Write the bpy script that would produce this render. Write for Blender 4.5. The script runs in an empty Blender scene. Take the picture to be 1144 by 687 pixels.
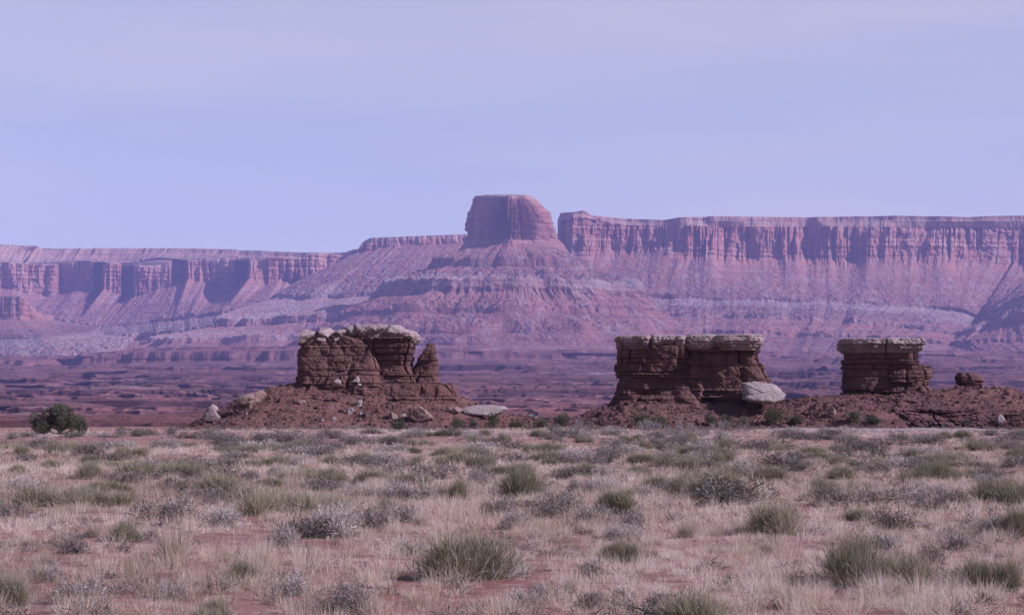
import bpy, bmesh, math, random
import numpy as np
from mathutils import Vector

R = math.radians
C = bpy.context.scene.collection
scene = bpy.context.scene
rng = np.random.default_rng(11)
random.seed(5)

# ------------------------------------------------------------------ camera
F = 2135.0                      # focal length in photo pixels (1144 wide)
W, H, HOR = 1144.0, 687.0, 455.0
CAM_Z = 1.6
cam_d = bpy.data.cameras.new('camera')
cam_d.sensor_width = 36.0
cam_d.lens = 36.0 * F / W
cam_d.shift_y = (HOR - H / 2) / W
cam_d.clip_start, cam_d.clip_end = 0.1, 60000
cam = bpy.data.objects.new('camera', cam_d)
C.objects.link(cam)
cam.location = (0, 0, CAM_Z)
cam.rotation_euler = (R(90), 0, 0)
scene.camera = cam

# ------------------------------------------------------------------ sky and sun
SUN = Vector((0.80, -0.25, 0.53)).normalized()
SUN_EL = math.asin(SUN.z)
SUN_AZ = math.atan2(SUN.x, SUN.y)
world = bpy.data.worlds.new('World')
scene.world = world
world.use_nodes = True
wn, wl = world.node_tree.nodes, world.node_tree.links
wn.clear()
w_out = wn.new('ShaderNodeOutputWorld')
w_bg = wn.new('ShaderNodeBackground')
w_sky = wn.new('ShaderNodeTexSky')
w_sky.sky_type = 'NISHITA'
w_sky.sun_disc = False
w_sky.sun_elevation = SUN_EL
w_sky.sun_rotation = SUN_AZ
w_sky.altitude = 1500
w_sky.air_density = 1.0
w_sky.dust_density = 0.6
w_sky.ozone_density = 1.5
w_tc = wn.new('ShaderNodeTexCoord')
w_map = wn.new('ShaderNodeMapping')
w_map.inputs['Scale'].default_value = (1.2, 1.2, 9.0)
w_map.inputs['Rotation'].default_value = (0, R(6), R(20))
w_no = wn.new('ShaderNodeTexNoise')
w_no.inputs['Scale'].default_value = 1.6
w_no.inputs['Detail'].default_value = 5
w_no.inputs['Roughness'].default_value = 0.5
w_rmp = wn.new('ShaderNodeMapRange')
w_rmp.inputs['From Min'].default_value = 0.36
w_rmp.inputs['From Max'].default_value = 0.66
w_rmp.inputs['To Min'].default_value = 0.47
w_rmp.inputs['To Max'].default_value = 0.74
w_mix = wn.new('ShaderNodeMix')
w_mix.data_type = 'RGBA'
w_mix.inputs['B'].default_value = (7.0, 6.6, 5.2, 1)       # thin high cloud veil
wl.new(w_tc.outputs['Generated'], w_map.inputs['Vector'])
wl.new(w_map.outputs['Vector'], w_no.inputs['Vector'])
wl.new(w_no.outputs['Fac'], w_rmp.inputs['Value'])
w_sep = wn.new('ShaderNodeSeparateXYZ')
w_low = wn.new('ShaderNodeMapRange')          # veil thinned out of view overhead to lower the ambient light
w_low.inputs['From Min'].default_value = 0.21
w_low.inputs['From Max'].default_value = 0.55
w_low.inputs['To Min'].default_value = 1.0
w_low.inputs['To Max'].default_value = 0.12
w_mul = wn.new('ShaderNodeMath')
w_mul.operation = 'MULTIPLY'
wl.new(w_tc.outputs['Generated'], w_sep.inputs['Vector'])
wl.new(w_sep.outputs['Z'], w_low.inputs['Value'])
wl.new(w_rmp.outputs['Result'], w_mul.inputs[0])
wl.new(w_low.outputs['Result'], w_mul.inputs[1])
wl.new(w_mul.outputs['Value'], w_mix.inputs['Factor'])
wl.new(w_sky.outputs['Color'], w_mix.inputs['A'])
wl.new(w_mix.outputs['Result'], w_bg.inputs['Color'])
w_bg.inputs['Strength'].default_value = 0.0735
wl.new(w_bg.outputs['Background'], w_out.inputs['Surface'])

sun_d = bpy.data.lights.new('sun', 'SUN')
sun_d.energy = 4.9
sun_d.angle = R(0.6)
sun_d.color = (1.0, 0.95, 0.88)
sun = bpy.data.objects.new('sun', sun_d)
C.objects.link(sun)
sun.rotation_euler = SUN.to_track_quat('Z', 'Y').to_euler()

vs = scene.view_settings
vs.view_transform = 'Standard'
vs.look = 'None'
vs.gamma = 1.0
vs.exposure = 0.45
vs.use_curve_mapping = False
vs.use_white_balance = True          # the photograph's cool, magenta white balance
vs.white_balance_temperature = 5350
vs.white_balance_tint = 33
scene.cycles.use_denoising = True
scene.cycles.max_bounces = 5
scene.cycles.diffuse_bounces = 2
scene.cycles.volume_bounces = 0
HAZE = 5.0e-5
HAZE_COL = (0.52, 0.49, 1.0)

# ------------------------------------------------------------------ helpers
def at(px, row, Y):
    """photo pixel + distance -> point (arrays welcome)"""
    px, row, Y = np.broadcast_arrays(np.asarray(px, float), np.asarray(row, float), np.asarray(Y, float))
    return np.stack([(px - W / 2) / F * Y, Y, CAM_Z + (HOR - row) / F * Y], -1)

def _hash(ix, iy, iz, seed):
    with np.errstate(over='ignore'):
        h = (ix.astype(np.uint32) * np.uint32(374761393)) ^ (iy.astype(np.uint32) * np.uint32(668265263)) \
            ^ (iz.astype(np.uint32) * np.uint32(2147483647)) ^ np.uint32((seed * 1274126177 + 97) & 0xffffffff)
        h = (h ^ (h >> np.uint32(13))) * np.uint32(1274126177)
        h = (h ^ (h >> np.uint32(16))) * np.uint32(2246822519)
        h = h ^ (h >> np.uint32(15))
    return (h & np.uint32(0xffffff)).astype(np.float32) / 8388607.5 - 1.0

def vnoise(x, y=0.0, z=0.0, seed=0):
    x, y, z = np.broadcast_arrays(np.asarray(x, np.float64), np.asarray(y, np.float64), np.asarray(z, np.float64))
    fx, fy, fz = np.floor(x), np.floor(y), np.floor(z)
    ix, iy, iz = fx.astype(np.int64), fy.astype(np.int64), fz.astype(np.int64)
    u, v, w = x - fx, y - fy, z - fz
    u, v, w = u * u * (3 - 2 * u), v * v * (3 - 2 * v), w * w * (3 - 2 * w)
    o = 0
    for a in (0, 1):
        for b in (0, 1):
            for c in (0, 1):
                o = o + _hash(ix + a, iy + b, iz + c, seed) * (u if a else 1 - u) * (v if b else 1 - v) * (w if c else 1 - w)
    return o

def fbm(x, y=0.0, z=0.0, seed=0, oct=4, gain=0.5):
    o, a, n = 0, 1.0, 0
    x, y, z = np.asarray(x, float), np.asarray(y, float), np.asarray(z, float)
    for i in range(oct):
        o = o + a * vnoise(x * 2.03 ** i + i * 17.3, y * 2.03 ** i + i * 5.7, z * 2.03 ** i + i * 31.1, seed + i)
        n += a
        a *= gain
    return o / n * 1.6

def sstep(a, b, x):
    t = np.clip((np.asarray(x, float) - a) / (b - a), 0, 1)
    return t * t * (3 - 2 * t)

def mesh_from(name, verts, faces, attrs=None, smooth=False):
    """faces: list of int arrays, each (n, k)"""
    me = bpy.data.meshes.new(name)
    verts = np.asarray(verts, np.float32).reshape(-1, 3)
    me.vertices.add(len(verts))
    me.vertices.foreach_set('co', verts.ravel())
    loops = np.concatenate([f.ravel() for f in faces]).astype(np.int32)
    tot = np.concatenate([np.full(len(f), f.shape[1], np.int32) for f in faces])
    start = np.concatenate([[0], np.cumsum(tot)[:-1]]).astype(np.int32)
    me.loops.add(len(loops))
    me.loops.foreach_set('vertex_index', loops)
    me.polygons.add(len(tot))
    me.polygons.foreach_set('loop_start', start)
    me.polygons.foreach_set('loop_total', tot)
    me.polygons.foreach_set('use_smooth', np.full(len(tot), bool(smooth)))
    for k, v in (attrs or {}).items():
        a = me.attributes.new(k, 'FLOAT', 'POINT')
        a.data.foreach_set('value', np.asarray(v, np.float32).ravel())
    me.update(calc_edges=True)
    me.validate()
    return me

def grid_faces(nr, nc, closed=False, flip=False):
    r = np.arange(nr - 1)[:, None]
    c = np.arange(nc if closed else nc - 1)[None, :]
    c2 = (c + 1) % nc
    f = np.stack(np.broadcast_arrays(r * nc + c, r * nc + c2, (r + 1) * nc + c2, (r + 1) * nc + c), -1).reshape(-1, 4)
    return f[:, ::-1] if flip else f

def link(name, me, mat, parent=None, loc=None):
    o = bpy.data.objects.new(name, me)
    C.objects.link(o)
    if mat is not None and me is not None and len(me.materials) == 0:
        me.materials.append(mat)
    if parent is not None:
        o.parent = parent
    if loc is not None:
        o.location = loc
    return o

def tag(o, label=None, cat=None, group=None, kind=None):
    if label: o['label'] = label
    if cat: o['category'] = cat
    if group: o['group'] = group
    if kind: o['kind'] = kind
    return o

# ------------------------------------------------------------------ materials
class Mat:
    def __init__(self, name, rough=0.95):
        self.m = bpy.data.materials.new(name)
        self.m.use_nodes = True
        self.n, self.l = self.m.node_tree.nodes, self.m.node_tree.links
        self.b = self.n['Principled BSDF']
        self.b.inputs['Roughness'].default_value = rough
        self.b.inputs['Specular IOR Level'].default_value = 0.15
    def geo(self):
        return self.n.new('ShaderNodeNewGeometry').outputs['Position']
    def objco(self):
        return self.n.new('ShaderNodeTexCoord').outputs['Object']
    def scaled(self, src, s):
        m = self.n.new('ShaderNodeMapping')
        m.inputs['Scale'].default_value = s
        self.l.new(src, m.inputs['Vector'])
        return m.outputs['Vector']
    def noise(self, src, scale, detail=4, rough=0.55, dist=0.0):
        t = self.n.new('ShaderNodeTexNoise')
        t.inputs['Scale'].default_value = scale
        t.inputs['Detail'].default_value = detail
        t.inputs['Roughness'].default_value = rough
        t.inputs['Distortion'].default_value = dist
        self.l.new(src, t.inputs['Vector'])
        return t.outputs['Fac']
    def attr(self, name):
        a = self.n.new('ShaderNodeAttribute')
        a.attribute_name = name
        return a.outputs['Fac']
    def rand(self):
        return self.n.new('ShaderNodeObjectInfo').outputs['Random']
    def ramp(self, src, stops, interp='LINEAR'):
        r = self.n.new('ShaderNodeValToRGB')
        cr = r.color_ramp
        cr.interpolation = interp
        while len(cr.elements) < len(stops):
            cr.elements.new(0.5)
        for e, (p, c) in zip(cr.elements, stops):
            e.position = p
            e.color = (c[0], c[1], c[2], 1) if not isinstance(c, (int, float)) else (c, c, c, 1)
        self.l.new(src, r.inputs['Fac'])
        return r.outputs['Color']
    def rng(self, src, a, b, c=0.0, d=1.0):
        m = self.n.new('ShaderNodeMapRange')
        for k, v in zip(('From Min', 'From Max', 'To Min', 'To Max'), (a, b, c, d)):
            m.inputs[k].default_value = v
        self.l.new(src, m.inputs['Value'])
        return m.outputs['Result']
    def math(self, op, a, b):
        m = self.n.new('ShaderNodeMath')
        m.operation = op
        for i, v in enumerate((a, b)):
            if isinstance(v, (int, float)): m.inputs[i].default_value = v
            else: self.l.new(v, m.inputs[i])
        return m.outputs[0]
    def mix(self, fac, a, b, mode='MIX'):
        m = self.n.new('ShaderNodeMix')
        m.data_type = 'RGBA'
        m.blend_type = mode
        for k, v in (('Factor', fac), ('A', a), ('B', b)):
            if isinstance(v, (int, float)): m.inputs[k].default_value = v
            elif isinstance(v, tuple): m.inputs[k].default_value = (*v[:3], 1)
            else: self.l.new(v, m.inputs[k])
        return m.outputs['Result']
    def color(self, src):
        if isinstance(src, tuple): self.b.inputs['Base Color'].default_value = (*src, 1)
        else: self.l.new(src, self.b.inputs['Base Color'])
        return self
    def bump(self, src, dist, strength=1.0):
        b = self.n.new('ShaderNodeBump')
        b.inputs['Distance'].default_value = dist
        b.inputs['Strength'].default_value = strength
        self.l.new(src, b.inputs['Height'])
        self.l.new(b.outputs['Normal'], self.b.inputs['Normal'])
        return self

# far canyon country: s = position in the stack of strata (0 plateau .. 8 canyon floor)
def far_material(name, k=1.0):
    m = Mat(name)
    p = m.geo()
    s = m.attr('s')
    wob = m.rng(m.noise(m.scaled(p, (1, 1, 1.5)), 0.006, 7, 0.65), 0.25, 0.75, -0.75, 0.75)
    s2 = m.math('DIVIDE', m.math('ADD', s, wob), 8.0)
    base = m.ramp(s2, [(0.0, (.20, .15, .11)), (0.125, (.36, .22, .16)), (0.25, (.34, .145, .097)), (0.375, (.27, .128, .098)),
                       (0.50, (.20, .095, .075)), (0.625, (.30, .225, .19)), (0.75, (.28, .12, .087)), (0.875, (.225, .096, .073)), (1.0, (.19, .085, .065))])
    # grey-white debris and dark brush over slopes
    deb = m.rng(m.noise(m.scaled(p, (1, 1, .7)), 0.02, 8, 0.72), 0.50, 0.62)
    lost = m.rng(m.noise(p, 0.0045, 5, 0.6), 0.42, 0.58)
    isp = m.math('MULTIPLY', m.math('MULTIPLY', m.rng(s, 4.5, 4.9), m.rng(s, 5.8, 5.3)), m.math('MULTIPLY', lost, 0.75))
    base = m.mix(isp, base, (.29, .15, .115))
    base = m.mix(m.math('MULTIPLY', deb, 0.42), base, (.32, .265, .245))
    brush = m.rng(m.noise(p, 0.10, 4, 0.75), 0.57, 0.63)
    base = m.mix(m.math('MULTIPLY', brush, m.rng(s, 0.5, 1.6, 0.85, 0.42)), base, (.09, .075, .06))
    # thin strata lines
    st = m.noise(m.scaled(p, (.0016, .0016, .11)), 1.0, 5, 0.7)
    base = m.mix(m.rng(st, 0.38, 0.62, 0.0, 0.55), base, m.mix(1.0, base, (.55, .50, .52), 'MULTIPLY'))
    # desert varnish streaks running down the steep rock
    sk = m.noise(m.scaled(p, (.035, .035, .0022)), 1.0, 5, 0.65)
    steep = m.attr('steep')
    base = m.mix(m.math('MULTIPLY', m.rng(sk, 0.42, 0.66, 0.0, 0.75), steep), base, m.mix(1.0, base, (.50, .42, .44), 'MULTIPLY'))
    m.color(base)
    bn = m.noise(m.scaled(p, (1, 1, 1)), 0.05, 8, 0.68)
    m.bump(bn, 10.0 * k, 0.8)
    return m.m
M = {}
M['far'] = far_material('canyon_strata')

def basin_material():
    m = Mat('basin_floor')
    p = m.geo()
    lr = m.noise(m.scaled(p, (.0022, .005, .06)), 1.0, 6, 0.65)
    base = m.ramp(lr, [(0.25, (.075, .038, .036)), (0.42, (.145, .060, .050)), (0.52, (.20, .085, .068)), (0.60, (.115, .052, .046)), (0.72, (.27, .14, .118))])
    st = m.noise(m.scaled(p, (.007, .03, .2)), 1.0, 6, 0.7)
    base = m.mix(m.rng(st, 0.46, 0.60, 0.0, 0.75), base, m.mix(1.0, base, (.48, .45, .50), 'MULTIPLY'))
    pl = m.rng(m.noise(m.scaled(p, (.004, .014, .12)), 1.0, 6, 0.7), 0.60, 0.68)
    base = m.mix(m.math('MULTIPLY', pl, 0.6), base, (.42, .30, .26))
    br = m.rng(m.noise(m.scaled(p, (1, .5, 1)), 0.07, 6, 0.8), 0.52, 0.62)
    base = m.mix(m.math('MULTIPLY', br, 0.6), base, (.070, .045, .043))
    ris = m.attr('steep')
    base = m.mix(m.math('MULTIPLY', ris, 0.9), base, m.mix(1.0, base, (.27, .24, .27), 'MULTIPLY'))  # shade on the ledge risers painted into the colour of steep faces
    m.color(base)
    m.bump(m.noise(p, 0.12, 6, 0.7), 4.0, 0.8)
    return m.m
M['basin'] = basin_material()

def rock_material(name, stops, strata=2.2, dark=0.55, bumpd=0.12):
    """near sandstone / mudstone: beds, stains, pitting"""
    m = Mat(name)
    p = m.objco()
    big = m.noise(p, 0.55, 5, 0.6)
    beds = m.noise(m.scaled(p, (.10, .10, strata)), 1.0, 6, 0.72, 0.15)
    mixv = m.math('ADD', m.math('MULTIPLY', big, 0.45), m.math('MULTIPLY', beds, 0.55))
    base = m.ramp(mixv, stops)
    fine = m.noise(p, 7.0, 5, 0.75)
    base = m.mix(m.rng(fine, 0.40, 0.66, 0.0, dark), base, m.mix(1.0, base, (.55, .50, .50), 'MULTIPLY'))
    m.color(base)
    m.bump(m.math('ADD', m.math('MULTIPLY', m.noise(m.scaled(p, (1, 1, 2.5)), 3.0, 7, 0.7), 1.0), m.math('MULTIPLY', beds, 0.8)), bumpd, 0.9)
    return m.m
M['mudstone'] = rock_material('layered_red_mudstone', [(0.30, (.055, .030, .027)), (0.44, (.105, .052, .043)), (0.54, (.145, .072, .058)), (0.66, (.085, .044, .037)), (0.78, (.19, .11, .088))])
M['cap'] = rock_material('pale_cap_sandstone', [(0.30, (.13, .095, .08)), (0.45, (.245, .175, .155)), (0.56, (.37, .275, .245)), (0.70, (.22, .155, .138))], strata=3.0, dark=0.5)
M['white_rock'] = rock_material('white_sandstone', [(0.30, (.21, .155, .13)), (0.48, (.36, .285, .245)), (0.65, (.27, .205, .17))], strata=2.6, dark=0.7, bumpd=0.16)
M['brown_rock'] = rock_material('brown_sandstone', [(0.30, (.14, .08, .065)), (0.48, (.24, .155, .125)), (0.65, (.18, .11, .09))], strata=2.0, dark=0.5, bumpd=0.08)

def hill_material():
    m = Mat('red_slope_soil')
    p = m.geo()
    a = m.noise(m.scaled(p, (1, 1, 3)), 0.35, 6, 0.65)
    base = m.ramp(a, [(0.30, (.085, .042, .035)), (0.48, (.14, .066, .052)), (0.62, (.175, .085, .066)), (0.75, (.11, .058, .048))])
    peb = m.rng(m.noise(p, 2.6, 5, 0.8), 0.60, 0.68)
    base = m.mix(m.math('MULTIPLY', peb, 0.5), base, (.33, .23, .19))
    dk = m.rng(m.noise(m.scaled(p, (1, 1, 2)), 1.7, 6, 0.75), 0.53, 0.66)
    base = m.mix(m.math('MULTIPLY', dk, 0.6), base, (.075, .040, .036))
    m.color(base)
    m.bump(m.noise(p, 2.5, 7, 0.72), 0.22, 0.9)
    return m.m
M['hill'] = hill_material()

def ground_material():
    m = Mat('red_desert_soil')
    p = m.geo()
    a = m.noise(p, 0.25, 7, 0.62)
    base = m.ramp(a, [(0.30, (.165, .072, .050)), (0.50, (.235, .108, .077)), (0.70, (.29, .155, .118))])
    litter = m.rng(m.noise(p, 3.5, 6, 0.75), 0.47, 0.63)
    base = m.mix(m.math('MULTIPLY', litter, 0.75), base, (.33, .235, .185))
    speck = m.rng(m.noise(p, 14.0, 4, 0.8), 0.58, 0.68)
    base = m.mix(m.math('MULTIPLY', speck, 0.5), base, (.11, .06, .045))
    pale = m.rng(m.math('ADD', m.attr('pale'), m.rng(m.noise(m.scaled(p, (.35, 1, 1)), 0.5, 6, 0.6), 0.3, 0.7, -0.5, 0.5)), 0.35, 0.75)
    base = m.mix(pale, base, (.44, .34, .29))
    m.color(base)
    m.bump(m.noise(p, 5.0, 7, 0.7), 0.06, 0.9)
    return m.m
M['ground'] = ground_material()

def plant_material(name, stops, trans=0.25, vary=0.25):
    m = Mat(name, 0.8)
    t = m.attr('tint')
    v = m.math('ADD', t, m.rng(m.rand(), 0, 1, -vary, vary))
    col = m.ramp(v, stops)
    m.color(col)
    tr = m.n.new('ShaderNodeBsdfTranslucent')
    m.l.new(col, tr.inputs['Color'])
    mx = m.n.new('ShaderNodeMixShader')
    mx.inputs['Fac'].default_value = trans
    m.l.new(m.b.outputs['BSDF'], mx.inputs[1])
    m.l.new(tr.outputs['BSDF'], mx.inputs[2])
    m.l.new(mx.outputs['Shader'], m.n['Material Output'].inputs['Surface'])
    return m.m
M['straw'] = plant_material('dry_grass_blades', [(0.0, (.20, .135, .090)), (0.35, (.47, .345, .245)), (0.7, (.62, .48, .355)), (1.0, (.70, .58, .46))], 0.42, 0.0)
M['tuft'] = plant_material('straw_tuft_blades', [(0.0, (.30, .22, .16)), (0.5, (.50, .38, .28)), (1.0, (.60, .48, .37))], 0.3, 0.2)
M['green'] = plant_material('green_jointed_stems', [(0.0, (.100, .086, .046)), (0.4, (.215, .188, .112)), (0.75, (.315, .27, .17)), (1.0, (.46, .37, .24))], 0.2, 0.2)
M['sage'] = plant_material('grey_sage_twigs', [(0.0, (.080, .064, .052)), (0.45, (.165, .138, .112)), (0.8, (.24, .20, .165)), (1.0, (.34, .28, .23))], 0.15, 0.2)
M['pale_shrub'] = plant_material('pale_grey_twigs', [(0.0, (.20, .16, .13)), (0.5, (.39, .325, .27)), (1.0, (.54, .46, .39))], 0.2, 0.2)
M['leaf'] = plant_material('dark_green_foliage', [(0.0, (.045, .048, .026)), (0.5, (.098, .098, .056)), (1.0, (.17, .16, .10))], 0.2, 0.15)
M['twig'] = plant_material('bare_grey_wood', [(0.0, (.14, .11, .095)), (0.5, (.24, .20, .175)), (1.0, (.36, .31, .28))], 0.0, 0.15)
M['bark'] = plant_material('shaggy_juniper_bark', [(0.0, (.12, .09, .075)), (1.0, (.25, .20, .17))], 0.0, 0.1)

# ------------------------------------------------------------------ far country: sheets lofted through geological contour lines
def curve(knots, us):
    """knots: (u, px, row, Y)"""
    k = np.array(knots, float)
    return at(np.interp(us, k[:, 0], k[:, 1]), np.interp(us, k[:, 0], k[:, 2]), np.interp(us, k[:, 0], k[:, 3]))

def skin(name, curves, rows, svals, amps, wig=None, closed=False, seed=0, mat='far', gul=80.0, flute=45.0, blk=.34):
    """curves: n arrays (nu,3) top to bottom; rows[i] between curve i and i+1; amps[i] = (cliff, talus) per curve."""
    curves = [c.copy() for c in curves]
    nu = len(curves[0])
    out = curves[-1] - curves[1]
    out[:, 2] = 0
    out /= np.linalg.norm(out, axis=1)[:, None] + 1e-9
    mid = curves[len(curves) // 2]
    seg = np.linalg.norm(np.diff(mid, axis=0), axis=1)
    ul = np.concatenate([[0], np.cumsum(seg)])
    if closed:                                     # seamless along the ring
        th = np.linspace(0, 2 * math.pi, nu, endpoint=False)
        rad = (ul[-1] + seg[-1]) / (2 * math.pi)
        ua, ub = np.cos(th) * rad, np.sin(th) * rad
    else:
        ua, ub = ul, np.zeros(nu)
    for i, wg in enumerate(wig or []):
        if wg:
            a, sc, sd = wg
            curves[i] = curves[i] + out * (a * fbm(ua / sc, ub / sc, 0.5, seed * 31 + sd, 4))[:, None]
    P, S, A1, A2, T = [], [], [], [], []
    for i in range(len(curves) - 1):
        t = np.linspace(0, 1, rows[i], endpoint=(i == len(curves) - 2))[:, None]
        P.append(curves[i][None] * (1 - t)[..., None] + curves[i + 1][None] * t[..., None])
        S.append(svals[i] + (svals[i + 1] - svals[i]) * t[:, 0])
        A1.append(amps[i][0] + (amps[i + 1][0] - amps[i][0]) * t[:, 0])
        A2.append(amps[i][1] + (amps[i + 1][1] - amps[i][1]) * t[:, 0])
    P = np.concatenate(P); S = np.concatenate(S); A1 = np.concatenate(A1); A2 = np.concatenate(A2)
    nr = len(P)
    A1 = A1 * (1 - .8 * sstep(2.4, 2.6, S) * (1 - sstep(3.4, 3.6, S)))
    x, y, z = P[..., 0], P[..., 1], P[..., 2]
    S2 = S[:, None]
    cm = np.clip(sstep(1.45, 1.8, S2) * (1 - sstep(2.3, 2.7, S2)) + .7 * sstep(4.2, 4.5, S2) * (1 - sstep(4.6, 4.9, S2)) + .8 * sstep(5.7, 6.0, S2) * (1 - sstep(6.2, 6.5, S2)), 0, 1)
    wp = 0.9 * fbm(ua / (flute * 5), ub / (flute * 5), 0.7, seed + 2, 3)[None]
    n = fbm(ua[None] / flute + wp, ub[None] / flute + wp, z / 1500, seed + 3, 3)
    keepc = sstep(-.65, .25, fbm(ua[None] / (flute * 2.2), ub[None] / (flute * 2.2), z / 110, seed + 8, 3))
    crack = np.exp(-(n / 0.09) ** 2) * keepc
    n2 = vnoise(ua[None] / (flute * .37) + 2 * wp, ub[None] / (flute * .37), z / 400, seed + 9)
    crack2 = np.exp(-(n2 / 0.14) ** 2) * keepc
    lev = np.floor(z / 60 + .6 * fbm(ua[None] / 90, ub[None] / 90, 0, seed + 4, 2))
    qa = np.floor((ua[None] + .37 * ub[None]) / (flute * .55) + lev * .37 + .4 * vnoise(z / 17, 0, ua[None] / 30, seed + 6)).astype(np.int64)
    block = _hash(qa, lev.astype(np.int64), qa * 0, seed + 10)
    d = A1[:, None] * (cm * (-1.15 * crack - 0.55 * crack2 + blk * block) + (0.4 + 0.8 * cm) * fbm(ua[None] / 120 + wp, ub[None] / 120, z / 900, seed + 5, 4) + 0.75 * fbm(ua[None] / 24, ub[None] / 24, z / 95, seed + 7, 4, .62))
    bed = vnoise(z / 9.0, 0.3, x / 900, seed + 11)
    d += A1[:, None] * 0.28 * bed
    P = P + out[None] * d[..., None]
    g = np.abs(fbm(ua / gul, ub / gul, 0, seed + 21, 3))[None] * np.ones((nr, 1))
    g2 = np.abs(fbm(ua[None] / (gul * .33), ub[None] / (gul * .33), np.arange(nr)[:, None] / 60.0, seed + 23, 3))
    dz = A2[:, None] * (0.5 * (g - 0.25) + 0.09 * (g2 - 0.25) + 0.42 * fbm(x / 17, y / 17, z / 17, seed + 25, 4, 0.65))
    P[..., 2] += dz
    nrm_z = np.gradient(P[..., 2], axis=0)
    hor = np.linalg.norm(np.gradient(P[..., :2], axis=0), axis=-1)
    steep = sstep(0.9, 2.4, np.abs(nrm_z) / (hor + 1e-6))
    me = mesh_from(name, P, [grid_faces(nr, nu, closed)], {'s': np.repeat(S, nu), 'steep': steep})
    o = link(name, me, M[mat])
    tag(o, kind='structure')
    return o

NU = 1500
# --- right-hand mesa
us = np.linspace(0, 1, NU)
rimk = [(0, 623, 246, 7350), (.012, 626, 238, 7120), (.03, 640, 237, 7040), (.045, 652, 235, 7030), (.06, 662, 241, 7040), (.11, 700, 244.5, 7080),
        (.16, 742, 246, 7040), (.18, 760, 243, 6980), (.25, 800, 241.5, 6980), (.38, 900, 243, 7100), (.5, 1000, 241, 7060), (.6, 1080, 242.5, 7050), (.66, 1130, 241, 7080),
        (.73, 1200, 240, 7090), (.78, 1240, 237, 6880), (.86, 1330, 229, 6550), (1, 1480, 215, 6100)]
rk = np.array(rimk)
def drop(rows_, yoff, pxoff=None):
    """a contour below the rim: list of (u, row) -> knots with the rim's own column and distance"""
    ru = np.array([r[0] for r in rows_]); rr = np.array([r[1] for r in rows_])
    uu = np.unique(np.concatenate([rk[:, 0], ru]))
    return [(u, np.interp(u, rk[:, 0], rk[:, 1]), np.interp(u, ru, rr), np.interp(u, rk[:, 0], rk[:, 3]) - yoff) for u in uu]
c_rim = curve(rimk, us)
c_back = c_rim + np.array([60, 1500, 6]); c_back[:, 0] *= 1.1
sm = lambda kn: curve(kn, us)
c_cap = sm(drop([(0, 250), (.03, 241), (.11, 252), (.25, 253), (.5, 254), (.66, 254), (.74, 252), (1, 236)], 30))
c_m1 = c_rim * .6 + c_cap * .4; c_m1[:, 1] = c_rim[:, 1] - 5
c_m2 = c_m1 + np.array([0, -14, -2.0])
c_cap2 = c_cap + np.array([0, -10, -1.0])
c_foot = sm(drop([(0, 280), (.03, 279), (.06, 283), (.16, 280), (.25, 282), (.38, 287), (.5, 285), (.6, 287), (.68, 291), (.74, 292), (1, 286)], 75))
c_foot[:, 2] += 17 * fbm(us * 30, 0, 0, 331, 4)
talus = [(0, 610, 322, 6800), (.11, 690, 326, 6720), (.25, 800, 332, 6650), (.38, 900, 334, 6650), (.5, 1000, 338, 6650), (.6, 1070, 344, 6680), (.66, 1095, 352, 6650), (.70, 1104, 350, 6500), (.76, 1150, 326, 6150), (1, 1480, 318, 5800)]
c_t = sm(talus)
c_t2 = c_t + np.array([0, -12, -14.0])
low = [(0, 600, 348, 6450), (.11, 690, 350, 6380), (.25, 800, 351, 6300), (.38, 900, 354, 6250), (.5, 985, 360, 6250), (.6, 1040, 366, 6200), (.66, 1072, 371, 6150), (.70, 1085, 368, 6050), (.76, 1135, 352, 5880), (1, 1480, 345, 5500)]
c_l = sm(low)
c_l2 = c_l + np.array([0, -10, -12.0])
toe1 = [(0, 600, 366, 6150), (.25, 800, 368, 6050), (.5, 975, 374, 5950), (.66, 1060, 381, 5900), (.72, 1085, 380, 5800), (1, 1480, 366, 5250)]
c_q = sm(toe1); c_q2 = c_q + np.array([0, -8, -13.0])
toe = [(0, 590, 392, 5600), (.25, 790, 392, 5500), (.5, 960, 393, 5450), (.66, 1050, 395, 5400), (1, 1480, 392, 4900)]
c_toe = sm(toe); c_toe[:, 2] -= 25
skin('mesa', [c_back, c_rim, c_m1, c_m2, c_cap, c_cap2, c_foot, c_t, c_t2, c_l, c_l2, c_q, c_q2, c_toe],
     [8, 12, 4, 16, 4, 96, 80, 12, 44, 12, 34, 14, 50], [0, 0.9, 1.5, 0.7, 1.3, 1.9, 2.3, 3.5, 5.1, 3.3, 6.2, 6.4, 7.0, 7.8],
     [(0, 3), (6, 0), (8, 0), (6, 3), (9, 0), (20, 0), (22, 3), (5, 13), (7, 8), (3, 16), (6, 8), (2, 12), (6, 8), (0, 8)],
     [None, (18, 60, 1), (18, 60, 1), (18, 60, 1), (34, 130, 2), (34, 130, 2), (46, 150, 2), (24, 200, 5), (22, 90, 5), (45, 130, 6), (45, 130, 6), (45, 100, 7), (45, 100, 7), (60, 300, 8)], seed=2)

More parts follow.
